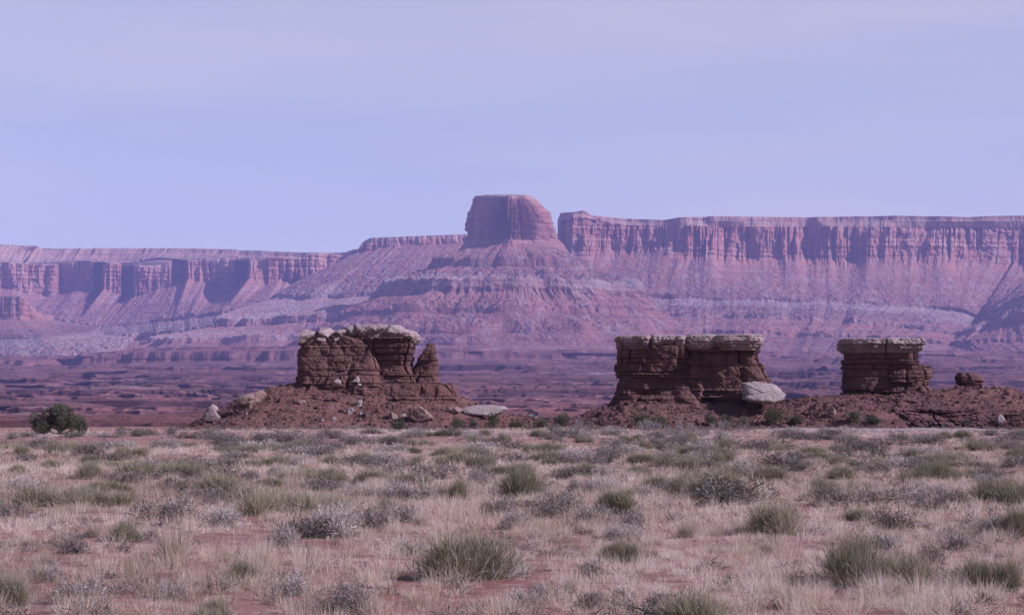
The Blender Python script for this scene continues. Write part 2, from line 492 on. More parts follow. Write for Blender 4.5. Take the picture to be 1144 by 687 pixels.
# --- left far mesa with alcoves and promontories
us = np.linspace(0, 1, NU)
rimk = [(0, -420, 270, 8700), (.1, -150, 271, 8700), (.2, 0, 273, 8700), (.24, 40, 275, 8750), (.26, 48, 278, 8900), (.36, 130, 277, 8950), (.45, 200, 277.5, 8900), (.55, 265, 279, 8800), (.65, 330, 282, 8600), (.8, 395, 283.5, 8300), (1, 470, 285, 8100)]
c_rim = curve(rimk, us)
c_back = c_rim + np.array([0, 1800, 8.0]); c_back[:, 0] *= 1.12
cliffk = [(0, -420, 290, 8300), (.12, -120, 292, 8300), (.20, 0, 293, 8250), (.24, 62, 294, 8200), (.245, 66, 294, 8450), (.27, 104, 294, 8420), (.275, 107, 291, 8700), (.285, 112, 292, 8700), (.29, 116, 295, 8350), (.31, 134, 294, 8300),
          (.315, 138, 291, 8650), (.33, 148, 292, 8650), (.335, 150, 296, 8330), (.40, 190, 292, 8330), (.407, 194, 289, 8800), (.43, 207, 289, 8750), (.44, 210, 290, 8450), (.52, 262, 288, 8400), (.53, 272, 286, 8750), (.545, 276, 287, 8700), (.55, 279, 290, 7950), (.58, 300, 288.5, 7930), (.7, 350, 286, 8000), (.8, 396, 284.5, 8060), (1, 470, 284, 8000)]
c_c = curve(cliffk, us)
c_b1 = c_rim + np.array([0, -30, 0.0]); c_b1[:, 2] -= 22
c_b2 = c_b1 * .62 + c_c * .38; c_b2[:, 2] = c_c[:, 2] + 26
def smooth_u(c, w=170):
    k_ = np.hanning(w); k_ /= k_.sum()
    return np.stack([np.convolve(np.pad(c[:, i], w, mode='edge'), k_, mode='same')[w:-w] for i in range(3)], 1)
c_b1, c_b2 = smooth_u(c_b1), smooth_u(c_b2)
c_b2[:, :2] = c_b1[:, :2] + np.array([0, -140]); c_b2[:, 2] = smooth_u(c_c)[:, 2] + 16
c_c0 = c_c + np.array([0, 16, 6.0])
ck = np.array(cliffk)
foot = [(0, 340), (.12, 336), (.20, 328), (.24, 327), (.245, 325), (.27, 327), (.29, 331), (.31, 334), (.33, 331), (.335, 334), (.40, 327), (.407, 318), (.44, 318), (.52, 321), (.53, 317), (.55, 318), (.58, 317), (.7, 317), (.8, 308), (1, 300)]
c_f = at(np.interp(us, ck[:, 0], ck[:, 1]), np.interp(us, [f[0] for f in foot], [f[1] for f in foot]), np.interp(us, ck[:, 0], ck[:, 3]) - 45)
c_f[:, 2] += 38 * fbm(us * 26, 0, 0, 333, 4)
c_c[:, 2] += 16 * fbm(us * 30, 0, 0, 335, 3); c_c0[:, 2] = c_c[:, 2] + 6
tal = [(0, -420, 362, 7600), (.2, -10, 358, 7600), (.27, 70, 357, 7700), (.31, 105, 364, 7650), (.36, 140, 362, 7600), (.42, 185, 356, 7500), (.5, 225, 352, 7400), (.55, 250, 347, 7300), (.62, 300, 342, 7250), (.8, 370, 335, 7300), (1, 470, 330, 7300)]
c_t = curve(tal, us); c_t2 = c_t + np.array([0, -15, -13.0])
low = [(0, -420, 372, 7000), (.2, -10, 372, 7000), (.31, 110, 376, 6900), (.42, 185, 370, 6800), (.55, 255, 363, 6700), (.8, 370, 352, 6700), (1, 470, 350, 6700)]
c_l = curve(low, us); c_l2 = c_l + np.array([0, -12, -24.0])
toe = [(0, -420, 402, 6100), (.2, -10, 402, 6100), (.42, 190, 400, 6000), (.8, 370, 396, 5900), (1, 470, 394, 5900)]
c_toe = curve(toe, us); c_toe[:, 2] -= 25
skin('mesa', [c_back, c_rim, c_b1, c_b2, c_c0, c_c, c_f, c_t, c_t2, c_l, c_l2, c_toe],
     [10, 16, 44, 14, 8, 90, 70, 10, 36, 18, 40], [0.2, 0.9, 1.3, 0.5, 1.1, 1.6, 2.4, 3.7, 5.3, 4.6, 6.2, 7.2],
     [(0, 4), (8, 2), (10, 2), (4, 6), (9, 3), (18, 0), (20, 3), (4, 18), (6, 8), (3, 16), (8, 8), (0, 8)],
     [None, (35, 160, 1), (35, 160, 1), (80, 200, 3), (130, 210, 2), (130, 210, 2), (130, 215, 2), (40, 220, 5), (30, 120, 5), (70, 130, 6), (70, 130, 6), (60, 300, 8)], seed=5)

# --- ridge between the left mesa and the tower
us = np.linspace(0, 1, 1000)
rimk = [(0, 425, 270, 9000), (.25, 405, 272, 7900), (.30, 408, 269, 7720), (.36, 416, 266, 7650), (.5, 442, 264.5, 7560), (.8, 520, 262, 7480), (1, 660, 262, 7400)]
c_rim = curve(rimk, us)
c_back = c_rim + np.array([120, 900, 6.0])
ftk = [(0, 405, 280, 8950), (.25, 399, 282, 7860), (.30, 402, 281, 7640), (.36, 414, 280, 7580), (.5, 444, 275, 7510), (.8, 521, 271, 7430), (1, 660, 272, 7350)]
c_f = curve(ftk, us)
tk = [(0, 330, 318, 8500), (.25, 310, 328, 7500), (.30, 325, 329, 7200), (.36, 345, 330, 7050), (.5, 385, 328, 6950), (.8, 490, 322, 6850), (1, 660, 322, 6800)]
c_t = curve(tk, us); c_t2 = c_t + np.array([0, -14, -16.0])
lk = [(0, 260, 352, 8000), (.25, 240, 356, 7000), (.30, 255, 357, 6750), (.36, 285, 356, 6650), (.5, 345, 352, 6550), (.8, 470, 350, 6450), (1, 660, 350, 6400)]
c_l = curve(lk, us); c_l2 = c_l + np.array([0, -14, -26.0])
ek = [(0, 190, 374, 7400), (.25, 170, 378, 6600), (.30, 195, 378, 6350), (.5, 330, 374, 6200), (1, 660, 374, 6100)]
c_e = curve(ek, us); c_e2 = c_e + np.array([0, -14, -18.0])
tk = [(0, 130, 400, 6800), (.25, 110, 400, 6100), (.5, 320, 396, 5850), (1, 660, 396, 5800)]
c_toe = curve(tk, us); c_toe[:, 2] -= 25
skin('ridge', [c_back, c_rim, c_f, c_t, c_t2, c_l, c_l2, c_e, c_e2, c_toe],
     [8, 40, 100, 12, 46, 18, 40, 14, 40], [0.2, 0.8, 2.6, 4.3, 5.2, 5.3, 6.2, 5.4, 6.3, 7.4],
     [(0, 3), (10, 0), (14, 4), (4, 16), (6, 8), (3, 14), (8, 8), (2, 12), (6, 6), (0, 8)],
     [None, (12, 60, 1), (16, 80, 2), (30, 120, 5), (30, 120, 5), (60, 110, 6), (60, 110, 6), (60, 110, 7), (60, 110, 7), (60, 300, 8)], seed=8)

# --- promontory at the left edge
us = np.linspace(0, 1, 700)
rimk = [(0, -300, 326, 6650), (.5, 0, 331, 6600), (.62, 22, 331, 6580), (.66, 26, 334, 6600), (.72, 33, 340, 6640), (.78, 40, 346, 6720), (.84, 46, 351, 6900), (1, 60, 352, 7300)]
c_rim = curve(rimk, us); c_back = c_rim + np.array([-80, 500, -30.0])
rk2 = np.array(rimk)
c_f = curve([(u, p + (1 if u > .7 else 0), np.interp(u, [0, .5, .66, .84, 1], [362, 357, 357, 358, 358]), Y - 25) for u, p, r, Y in rimk], us)
c_t = curve([(0, -300, 378, 6350), (.5, 0, 375, 6330), (.66, 50, 374, 6300), (.84, 92, 373, 6420), (1, 110, 366, 7000)], us); c_t2 = c_t + np.array([0, -10, -14.0])
c_l = curve([(0, -300, 399, 6050), (.5, 0, 397, 6030), (.66, 70, 397, 5980), (.84, 125, 393, 6150), (1, 150, 380, 6800)], us); c_l2 = c_l + np.array([0, -12, -14.0])
c_toe = curve([(0, -300, 412, 5800), (.5, 0, 410, 5780), (.66, 90, 410, 5750), (.84, 150, 405, 5900), (1, 180, 390, 6500)], us); c_toe[:, 2] -= 20
skin('ridge', [c_back, c_rim, c_f, c_t, c_t2, c_l, c_l2, c_toe], [8, 60, 40, 10, 50, 8, 26], [1.2, 1.6, 2.6, 3.9, 4.6, 5.0, 6.0, 7.6],
     [(0, 3), (8, 0), (12, 2), (3, 8), (5, 5), (2, 22), (4, 8), (0, 8)],
     [None, (8, 50, 1), (10, 50, 1), (16, 90, 5), (16, 90, 5), (24, 120, 6), (24, 120, 6), None], seed=12, gul=50)

# --- the tower butte and its stepped cone
TX, TY = at(571, 300, 6350)[:2]
NT = 1300
th = np.linspace(0, 2 * math.pi, NT, endpoint=False)
def ring(z, corners=None, r=None, row=None):
    """corners: polygon (x,y) about the tower's axis; or a round contour of radius r(theta)"""
    if corners is not None:
        c = np.array(corners, float)
        rr = np.full(NT, 1e9)
        dx, dy = np.cos(th), np.sin(th)
        for a, b in zip(c, np.roll(c, -1, 0)):
            e = b - a
            den = dx * e[1] - dy * e[0]
            with np.errstate(divide='ignore', invalid='ignore'):
                t = (a[0] * e[1] - a[1] * e[0]) / den
                s = (a[0] * dy - a[1] * dx) / den
            ok = (t > 0) & (s >= -1e-6) & (s <= 1 + 1e-6)
            rr = np.where(ok, np.minimum(rr, t), rr)
        rr = np.where(rr > 1e8, 150, rr)
    else:
        rr = r * np.ones(NT)
    zz = CAM_Z + (HOR - row) / F * (TY + rr * np.sin(th)) if row else z + 9 * fbm(np.cos(th) * 4, np.sin(th) * 4, z / 60, 19, 3)
    return np.stack([TX + rr * np.cos(th), TY + rr * np.sin(th), zz], -1)
def zr(row, Y=6300): return CAM_Z + (HOR - row) / F * Y
def quad(l, r, near, far): return [(l, 110), (l * .05, near * 1.25), (r * .04, near * 1.25), (r, 60), (r * .6, far + 60), (l * .7, far + 90)]
px = 6350 / F
lobes = 1 + 0.10 * np.cos(th - R(200)) + 0.06 * np.cos(3 * th + 0.6) + 0.05 * np.cos(2 * th + 2.4)
rings = [(0, dict(r=4.0, row=217.4), 0.8, (0, 0), 3, None),
         (0, dict(row=217.6, corners=quad(-30 * px, 17 * px, -30, 60)), 1.0, (3, 0), 8, None),
         (0, dict(row=219, corners=quad(-41 * px, 22 * px, -70, 90)), 1.5, (4, 0), 6, (4, 40, 1)),
         (0, dict(row=222.5, corners=quad(-44 * px, 28 * px, -82, 100)), 1.6, (7, 0), 14, (4, 40, 1)),
         (0, dict(row=231, corners=quad(-45.5 * px, 36 * px, -88, 110)), 1.8, (11, 0), 12, (5, 40, 1)),
         (0, dict(row=238, corners=quad(-47 * px, 44 * px, -93, 120)), 2.0, (14, 0), 22, (4, 40, 1)),
         (0, dict(row=252, corners=quad(-48.5 * px, 49 * px, -100, 140)), 2.1, (15, 0), 30, (4, 50, 1)),
         (0, dict(row=267, corners=quad(-51 * px, 53 * px, -108, 160)), 2.35, (7, 0), 8, (4, 50, 1)),
         (0, dict(row=272, corners=quad(-53 * px, 59 * px, -122, 180)), 2.9, (2, 4), 60, (10, 60, 1)),
         (478, dict(r=262 * lobes), 3.7, (3, 16), 14, (26, 120, 5)),
         (452, dict(r=270 * lobes), 4.3, (7, 6), 4, (26, 120, 5)),
         (448, dict(r=276 * lobes), 3.3, (3, 14), 26, (30, 120, 5)),
         (420, dict(r=366 * lobes), 3.7, (3, 22), 6, (46, 110, 6)),
         (414, dict(r=384 * lobes), 4.75, (3, 22), 8, (50, 110, 6)),
         (402, dict(r=428 * lobes), 5.1, (3, 16), 18, (50, 110, 6)),
         (358, dict(r=448 * lobes), 6.1, (12, 5), 46, (50, 110, 6)),
         (303, dict(r=556 * lobes), 6.6, (3, 26), 10, (50, 120, 7)),
         (286, dict(r=564 * lobes), 7.0, (7, 8), 36, (50, 120, 7)),
         (243, dict(r=652 * lobes), 6.8, (3, 24), 10, (46, 90, 8)),
         (226, dict(r=660 * lobes), 7.1, (7, 8), 24, (46, 90, 8)),
         (205, dict(r=715 * lobes), 7.0, (3, 18), 10, (46, 90, 9)),
         (188, dict(r=723 * lobes), 7.3, (7, 6), 30, (46, 90, 9)),
         (150, dict(r=850 * lobes), 7.7, (0, 8), 10, None),
         (90, dict(r=960 * lobes), 8.0, (0, 8), 0, None)]
skin('butte', [ring(z, **k) for z, k, s, a, n, w in rings], [r[4] for r in rings[:-1]], [r[2] for r in rings], [r[3] for r in rings],
     [r[5] for r in rings], closed=True, seed=17, gul=62, flute=22, blk=.75)

# --- basin of ledges between the plain and the far cliffs
nc, nr = 1100, 620
pxs = np.linspace(-420, 1560, nc)
Ys = np.concatenate([np.geomspace(230, 1500, 200, endpoint=False), np.geomspace(1500, 6500, nr - 200)])
PX, YY = np.meshgrid(pxs, Ys)
rowt = np.interp(YY, [230, 420, 600, 800, 1100, 1500, 2000, 2600, 3300, 4000, 4500, 4800, 5400, 6500], [520, 492, 484, 477, 468, 458, 448, 437, 425, 415, 409, 407, 404, 402])
B = at(PX, rowt, YY)
x, y, zb = B[..., 0], B[..., 1], B[..., 2]
amp = np.interp(YY, [230, 800, 2000, 4500, 6000], [4, 11, 17, 24, 14])
und = fbm(x / 800, y / 300, 0, 41, 6, 0.55) * amp + fbm(x / 260, y / 80, 0, 47, 3, 0.5) * amp * .35 + fbm(x / 70, y / 50, 0, 48, 4, 0.6) * amp * .16
z = zb + und
def terrace(z, levels, sharp):
    i = np.clip(np.searchsorted(levels, z) - 1, 0, len(levels) - 2)
    lo, hi = levels[i], levels[i + 1]
    t = (z - lo) / (hi - lo)
    return lo + (hi - lo) * (0.25 * t + 0.75 * sstep(1 - sharp, 1.0, t))
rl = np.random.default_rng(44)
l1 = np.cumsum(rl.uniform(3.5, 11, 90)) - 160
l2 = np.cumsum(rl.uniform(7, 22, 60)) - 160
k = sstep(1800, 3200, YY)
zt = terrace(z, l1, 0.05) * (1 - k) + terrace(z, l2, 0.05) * k
on = sstep(-.2, .2, fbm(x / 200, y / 120, 2.2, 49, 4) + .08)
z2 = z * (1 - on) + zt * on
z2 += fbm(x / 30, y / 18, 0, 53, 5, 0.65) * np.interp(YY, [230, 2000, 6000], [.8, 1.8, 4.0])
# a short canyon wall with pillars left of the near hill
canx = sstep(-190, -150, x) * (1 - sstep(-125, -100, x))
B[..., 2] = z2
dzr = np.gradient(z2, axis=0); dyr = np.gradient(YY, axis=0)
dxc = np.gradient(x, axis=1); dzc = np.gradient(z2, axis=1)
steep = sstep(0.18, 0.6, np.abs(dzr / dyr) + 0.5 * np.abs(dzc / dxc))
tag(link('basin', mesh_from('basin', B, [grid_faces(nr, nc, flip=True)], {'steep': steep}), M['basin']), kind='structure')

us = np.linspace(0, 1, NU)
bk = [(0, -420, 394, 4900), (.15, -60, 397.5, 4880), (.26, 84, 397, 4860), (.27, 92, 394, 4850), (.30, 140, 392, 4900), (.315, 156, 387.5, 4820), (.42, 330, 386.5, 4760), (.52, 480, 389, 4750), (.64, 690, 391, 4750), (.76, 880, 393, 4800), (.88, 1100, 392, 4800), (1, 1560, 388, 4700)]
c_r = curve(bk, us)
c_b = c_r + np.array([0, 900, 3.0])
c_r2 = c_r + np.array([0, -18, -9.0]); c_r3 = c_r2 + np.array([0, -30, -5.0])
hgt = np.interp(us, [0, .26, .30, .42, .52, 1], [15, 15, 26, 24, 12, 16])
c_f = c_r3.copy(); c_f[:, 1] -= 22; c_f[:, 2] -= hgt
c_s = c_f.copy(); c_s[:, 1] -= 260; c_s[:, 2] -= 26
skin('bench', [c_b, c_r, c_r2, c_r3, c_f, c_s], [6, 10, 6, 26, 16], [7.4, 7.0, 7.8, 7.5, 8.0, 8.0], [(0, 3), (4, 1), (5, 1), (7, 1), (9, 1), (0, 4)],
     [(70, 300, 1), (70, 160, 1), (70, 160, 1), (80, 130, 1), (80, 130, 1), (80, 130, 1)], seed=31, flute=26, mat='basin')

bk = [(0, -420, 472, 880), (.25, -60, 471, 900), (.42, 60, 469.5, 900), (.52, 128, 466.5, 880), (.66, 222, 466.5, 870), (.8, 330, 469, 900), (1, 520, 473, 930)]
c_r = curve(bk, us)
c_b = c_r + np.array([0, 160, 0.8])
c_r2 = c_r + np.array([0, -3, -1.0]); c_r3 = c_r2 + np.array([0, -5, -.8])
c_f = c_r3.copy(); c_f[:, 1] -= 4; c_f[:, 2] -= np.interp(us, [0, .42, .52, .66, .8, 1], [2.5, 3, 6.5, 6.5, 3, 2])
c_s = c_f.copy(); c_s[:, 1] -= 60; c_s[:, 2] -= 6
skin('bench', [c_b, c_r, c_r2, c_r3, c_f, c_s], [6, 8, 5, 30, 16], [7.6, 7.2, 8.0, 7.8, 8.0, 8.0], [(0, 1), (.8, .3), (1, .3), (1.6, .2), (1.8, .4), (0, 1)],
     [(14, 60, 1), (14, 30, 1), (14, 30, 1), (15, 26, 1), (15, 26, 1), (15, 26, 1)], seed=37, flute=6, gul=12, mat='basin')

YROW = np.array([[230, 420, 600, 800, 1100, 1500, 2000, 2600, 3300, 4000, 4500], [520, 492, 484, 477, 468, 458, 448, 437, 425, 415, 409]], float)
rl = np.random.default_rng(90)
ledges = [(20, 130, 441, 4.5), (30, 100, 424, 5), (105, 175, 443, 4.5), (190, 225, 443, 6), (240, 275, 447, 7), (0, 60, 461, 6), (105, 165, 449, 3), (-40, 30, 444, 4), (90, 215, 433, 4), (280, 340, 428, 4), (500, 560, 411, 5), (570, 650, 419, 4),
          (500, 570, 431, 5), (590, 680, 431, 5), (640, 700, 430, 5), (520, 600, 452, 4), (600, 690, 413, 4), (560, 640, 441, 3), (866, 920, 419, 8), (868, 940, 439, 7), (1040, 1140, 424, 8), (1045, 1075, 430, 6), (1110, 1160, 436, 6), (900, 945, 407, 5), (1050, 1150, 408, 4)]
for i in range(110):
    p_ = rl.uniform(-260, 1330); ledges.append((p_, p_ + rl.uniform(60, 330), rl.uniform(411, 479), rl.uniform(1.6, 4.6)))
def ledge(px0, px1, row, hp, seed):
    px1 = px0 + (px1 - px0) * 1.25; hp *= 1.25
    nu = int(max(90, (px1 - px0) * 1.7))
    u = np.linspace(0, 1, nu)
    Yf = np.interp(row, YROW[1][::-1], YROW[0][::-1]) - 25
    pxu = px0 + (px1 - px0) * u
    h = hp / F * Yf * np.clip(np.minimum(u, 1 - u) * 5, 0, 1) ** .6 * (.8 + .5 * fbm(u * 5, 0, seed, seed, 3))
    wigY = Yf * .035 * fbm(u * (px1 - px0) / 60, .3, 0, seed + 1, 4, .5)
    foot = at(pxu, row + 1.0, Yf + wigY); rim = foot.copy()
    rim[:, 1] += 3; rim[:, 2] += h
    mid = rim + np.array([0, -1.5, 0]); mid[:, 2] -= h * .25
    back = rim.copy(); back[:, 1] += 16 * hp / F * Yf + 60; back[:, 2] -= h * .6 + 3
    fan = foot.copy(); fan[:, 1] -= 5 * hp / F * Yf; fan[:, 2] -= 4
    sc = Yf / 3000
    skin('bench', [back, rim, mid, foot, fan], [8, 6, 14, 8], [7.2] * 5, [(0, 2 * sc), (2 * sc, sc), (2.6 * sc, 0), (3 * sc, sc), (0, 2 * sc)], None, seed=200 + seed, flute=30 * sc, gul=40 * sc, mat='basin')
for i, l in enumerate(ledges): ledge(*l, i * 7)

# ------------------------------------------------------------------ the near plain
def hill_z(x, y):
    """ridge of the two red hills that carry the rock formations"""
    px = x / y * F + W / 2
    Yr = 156.0
    pxr = x / Yr * F + W / 2
    r1 = np.interp(pxr, [205, 214, 222, 240, 262, 300, 318, 330, 480, 505, 520, 545, 565, 600, 640, 672, 684], [486, 481, 475, 469, 458, 442, 435, 434, 436, 441, 445, 455, 463, 467, 470, 478, 486])
    r2 = np.interp(pxr, [600, 622, 650, 668, 690, 860, 878, 905, 940, 1035, 1070, 1100, 1122, 1144, 1250, 1500], [486, 478, 465, 458, 452, 449, 446, 442.5, 441, 438, 433.5, 434.5, 440, 441, 438, 445])
    z1 = CAM_Z + (HOR - r1) / F * Yr
    z2 = CAM_Z + (HOR - r2) / F * Yr
    return z1, z2, Yr
def ground_base(x, y):
    z = 0.10 * fbm(x / 14, y / 14, 0, 71, 4) * sstep(5, 25, y) + 0.035 * fbm(x / 1.6, y / 1.6, 0, 73, 3)
    edge = 150 + 6 * fbm(x / 20, 0.3, 0, 75, 3)
    z = z - 34 * sstep(0, 150, y - edge)
    return z
def ground_z(x, y):
    x = np.asarray(x, float); y = np.asarray(y, float)
    return ground_base(x, y)
nc, nr = 700, 620
fr = np.linspace(-0.52, 0.52, nc)
Ys = np.concatenate([np.linspace(-6, 8, 30, endpoint=False), np.geomspace(8, 170, nr - 60), np.linspace(174, 330, 30)])
FX, YY = np.meshgrid(fr, Ys)
x = FX * (np.maximum(YY, 0) + 14)
z = ground_z(x, YY)
pale = sstep(96, 108, YY) * (1 - sstep(126, 136, YY)) * 0.42
me = mesh_from('ground', np.stack([x, YY, z], -1), [grid_faces(nr, nc, flip=True)], {'pale': pale}, True)
tag(link('ground', me, M['ground']), kind='structure')

# --- hills under the rock formations
def front_slope(d, w):
    """0 at the foot, 1 at the ridge; d = distance in front of the ridge"""
    t = np.clip(1 - d / w, 0, 1)
    return t ** 1.25
HN = 420
def hill_height(which, x, y):
    z1, z2, Yr = hill_z(x, y)
    zr_ = z1 if which == 1 else z2
    front = 11.0 + 1.5 * fbm(x / 6, 0.5, 0, 80 + which, 3)
    t = np.where(y < Yr, 1 - np.maximum(0, 149.0 - y) / front, 1 - np.maximum(0, y - Yr - 2) / 26.0)
    h = zr_ + 1.2
    zz = -1.2 + h * np.clip(t, 0, 1) ** 0.88
    rough = 0.17 * fbm(x / 2.0, y / 2.0, 0, 85, 6, 0.66) + 0.28 * fbm(x / 9, y / 9, 0, 87, 3)
    led = 0.20
    q = (zz + rough) / 0.62
    f = np.floor(q); tt = q - f
    stepped = (f + sstep(0.45, 1.0, tt)) * 0.62
    k = (0.5 if which == 1 else .85) * sstep(-.3, .3, fbm(x / 7, y / 7, 0.5, 89, 3))
    return (zz + rough) * (1 - k) + stepped * k
def hill(which, x0, x1):
    X, Y = np.meshgrid(np.linspace(x0, x1, 760), np.concatenate([np.linspace(136, 158, 300), np.linspace(158.3, 186, 60)]))
    Z = hill_height(which, X, Y)
    me = mesh_from('hill', np.stack([X, Y, Z], -1), [grid_faces(360, 760, flip=True)], None, False)
    tag(link('hill', me, M['hill']), kind='structure')
hill(1, -28.5, 9.5)
hill(2, 1.5, 52)

# ------------------------------------------------------------------ rock builders
def body_mesh(name, Y, rows, left, right, depth, seed, rough=0.16, beds=0.22, n=3.2, skew=0.0, nth=420, nz=190, top_slope=0.0):
    """a stack of beds: left/right silhouette columns by photo row, depth (metres) front to back; returns mesh local to (xc, Y, z bottom)"""
    rows = np.array(rows, float)
    zk = CAM_Z + (HOR - rows) / F * Y
    xl = (np.array(left) - W / 2) / F * Y
    xr = (np.array(right) - W / 2) / F * Y
    order = np.argsort(zk)
    z = np.linspace(zk.min(), zk.max(), nz)
    XL = np.interp(z, zk[order], xl[order]); XR = np.interp(z, zk[order], xr[order])
    D = np.interp(z, zk[order], (np.ones(len(rows)) * np.array(depth))[order])
    th = np.linspace(0, 2 * math.pi, nth, endpoint=False)
    c, s = np.cos(th), np.sin(th)
    k = (np.abs(c) ** n + np.abs(s) ** n) ** (-1 / n)
    ux, uy = c * k, s * k
    xc = (XL + XR) / 2
    a = (XR - XL) / 2
    Z = np.repeat(z[:, None], nth, 1)
    X = xc[:, None] + a[:, None] * ux[None]
    Yv = D[:, None] / 2 * uy[None]
    # bedding: every bed sticks out by its own amount, which changes along the rock
    hz = Z + 0.07 * fbm(X / 4, Yv / 4, 0, seed + 2, 3)
    rs = np.random.default_rng(seed)
    bounds = np.cumsum(rs.choice([.09, .15, .25, .4, .65, 1.0], 60, p=[.16, .18, .2, .2, .16, .10])) + z.min() - .5
    bi = np.searchsorted(bounds, hz)
    hard = rs.normal(0, 1, 70)[bi]
    Lb = rs.uniform(.5, 2.2, 70)[bi]; ob = rs.uniform(0, 9, 70)[bi]
    per = np.concatenate([[0], np.cumsum(np.hypot(np.diff(a.mean() * ux), np.diff(D.mean() / 2 * uy)))])[None] + 0 * Z
    per = per + .25 * fbm(X, Yv, Z, seed + 8, 2)
    blk = _hash(bi, np.floor(per / Lb + ob).astype(np.int64), bi * 0, seed + 6)
    sub = _hash(bi, np.floor(per / Lb * 3.1 + ob).astype(np.int64), bi * 0 + 3, seed + 6)
    eros = vnoise(X / 3.5 + Yv / 3.1, Z / 1.5, 0, seed)
    gap = np.minimum(np.abs(hz - bounds[np.clip(bi, 0, 59)]), np.abs(hz - bounds[np.clip(bi - 1, 0, 59)]))
    undercut = np.exp(-(gap / .035) ** 2)
    joint = np.exp(-(vnoise(X / 1.7, Yv / 1.7, Z / 9, seed + 4) / 0.07) ** 2)
    d = beds * (0.45 * hard + 0.5 * blk + 0.30 * sub + .9 * eros - .55 * undercut) + rough * (1.3 * fbm(X / 1.5, Yv / 1.5, Z / 1.1, seed + 5, 6, 0.66) + .9 * fbm(X / 4, Yv / 4, Z / 3, seed + 15, 2)) - 1.9 * rough * joint
    nrm = np.stack([np.sign(c) * np.abs(c) ** 1.2, np.sign(s) * np.abs(s) ** 1.2], -1)
    nrm /= np.linalg.norm(nrm, axis=1)[:, None]
    X = X + nrm[None, :, 0] * d * 0.75
    Yv = Yv + nrm[None, :, 1] * d + skew * (X - xc.mean())
    Z = Z + top_slope * (X - xc.mean()) * ((z - z.min()) / (z.max() - z.min()))[:, None]
    x0 = float(xc.mean()); z0 = float(z.min())
    V = np.stack([X - x0, Yv, Z - z0], -1)
    top = V[-1].mean(0) + np.array([0, 0, .04])
    verts = np.concatenate([V.reshape(-1, 3), top[None]])
    f1 = grid_faces(nz, nth, True)
    last = (nz - 1) * nth
    i = np.arange(nth)
    f2 = np.stack([last + i, last + (i + 1) % nth, np.full(nth, nz * nth)], -1)
    return mesh_from(name, verts, [f1, f2]), (x0, Y, z0)

_ico = {}
def ico(sub):
    if sub not in _ico:
        bm = bmesh.new()
        bmesh.ops.create_icosphere(bm, subdivisions=sub, radius=1)
        v = np.array([q.co for q in bm.verts]); f = np.array([[q.index for q in p.verts] for p in bm.faces])
        bm.free()
        _ico[sub] = (v, f)
    return _ico[sub]
def boulder_mesh(name, w, d, h, seed, sub=4, planes=14, box=0.0, rough=0.08, tilt=0.0, lift=0.0, lean=0.0):
    """angular rock: convex facets from random cutting planes, chipped; w x d x h metres, resting on z = 0"""
    v, f = ico(sub)
    r_ = np.random.default_rng(seed)
    nv = r_.normal(size=(planes, 3)); nv /= np.linalg.norm(nv, axis=1)[:, None]
    di = r_.uniform(0.62, 1.0, planes)
    ax = np.array([[0, 0, 1], [0, 0, -1], [1, 0, 0], [-1, 0, 0], [0, 1, 0], [0, -1, 0]], float) + r_.normal(size=(6, 3)) * (0.10 + .18 * (1 - min(box, 1)))
    ax /= np.linalg.norm(ax, axis=1)[:, None]
    da = np.array([.62, .62, .95, .95, .95, .95]) if box < .5 else np.full(6, .68)
    nv = np.concatenate([nv, ax]); di = np.concatenate([di + box * 0.28, da + r_.uniform(-.08, .08, 6)])
    den = v @ nv.T
    rr = np.where(den > 0.05, di[None] / np.maximum(den, 0.05), 9)
    r0 = np.sort(rr, 1)[:, :2]
    kk = 26.0
    rad = -np.log(np.exp(-kk * rr).sum(1)) / kk
    p = v * rad[:, None]
    p /= (p.max(0) - p.min(0))[None]
    p -= (p.max(0) + p.min(0))[None] / 2
    p = p * np.array([w, d, h])
    sc = min(w, d, h)
    q = p / sc
    nz_ = fbm(q[:, 0] * 2.2, q[:, 1] * 2.2, q[:, 2] * 3.5, seed, 5, 0.55)
    bedn = vnoise(np.floor(q[:, 2] * 6) * 3.3, q[:, 0] * .8, q[:, 1] * .8, seed + 3)
    p += v * (rough * sc * (nz_ * 1.3 + 0.5 * bedn))[:, None]
    if tilt:
        ca, sa = math.cos(tilt), math.sin(tilt)
        p = np.stack([p[:, 0] * ca - p[:, 2] * sa, p[:, 1], p[:, 0] * sa + p[:, 2] * ca], -1)
    if lean:
        ca, sa = math.cos(lean), math.sin(lean)
        p = np.stack([p[:, 0], p[:, 1] * ca + p[:, 2] * sa, -p[:, 1] * sa * .6 + p[:, 2] * ca], -1)
        p[:, 2] *= h / (p[:, 2].max() - p[:, 2].min())
    p[:, 2] -= p[:, 2].min() + 0.06 * h - lift
    return mesh_from(name, p, [f], None, False)

def slope_hit(px, row):
    Ys_ = np.linspace(132, 158, 521)
    q = at(px, row, Ys_)
    g = np.maximum(np.maximum(hill_height(1, q[:, 0], Ys_), hill_height(2, q[:, 0], Ys_)), ground_z(q[:, 0], Ys_))
    i = np.argmax(g >= q[:, 2])
    return float(Ys_[i]) if g[i] >= q[i, 2] else None
def slab_px(px0, px1, r0, r1, Y, d, seed, **kw):
    """boulder sized by its photo box at distance Y; returns (mesh, base location)"""
    w = (px1 - px0) / F * Y; h = (r1 - r0) / F * Y
    loc = at((px0 + px1) / 2, r1, Y)
    return boulder_mesh('boulder', w, d, h * 1.06, seed, **kw), tuple(loc)

def empty(name, loc):
    o = bpy.data.objects.new(name, None)
    C.objects.link(o)
    o.location = loc
    o.empty_display_size = 0.3
    return o
def part(name, me, loc, mat, root, label=None):
    o = link(name, me, mat, root)
    o.location = Vector(loc) - root.location
    if label: o['label'] = label
    return o

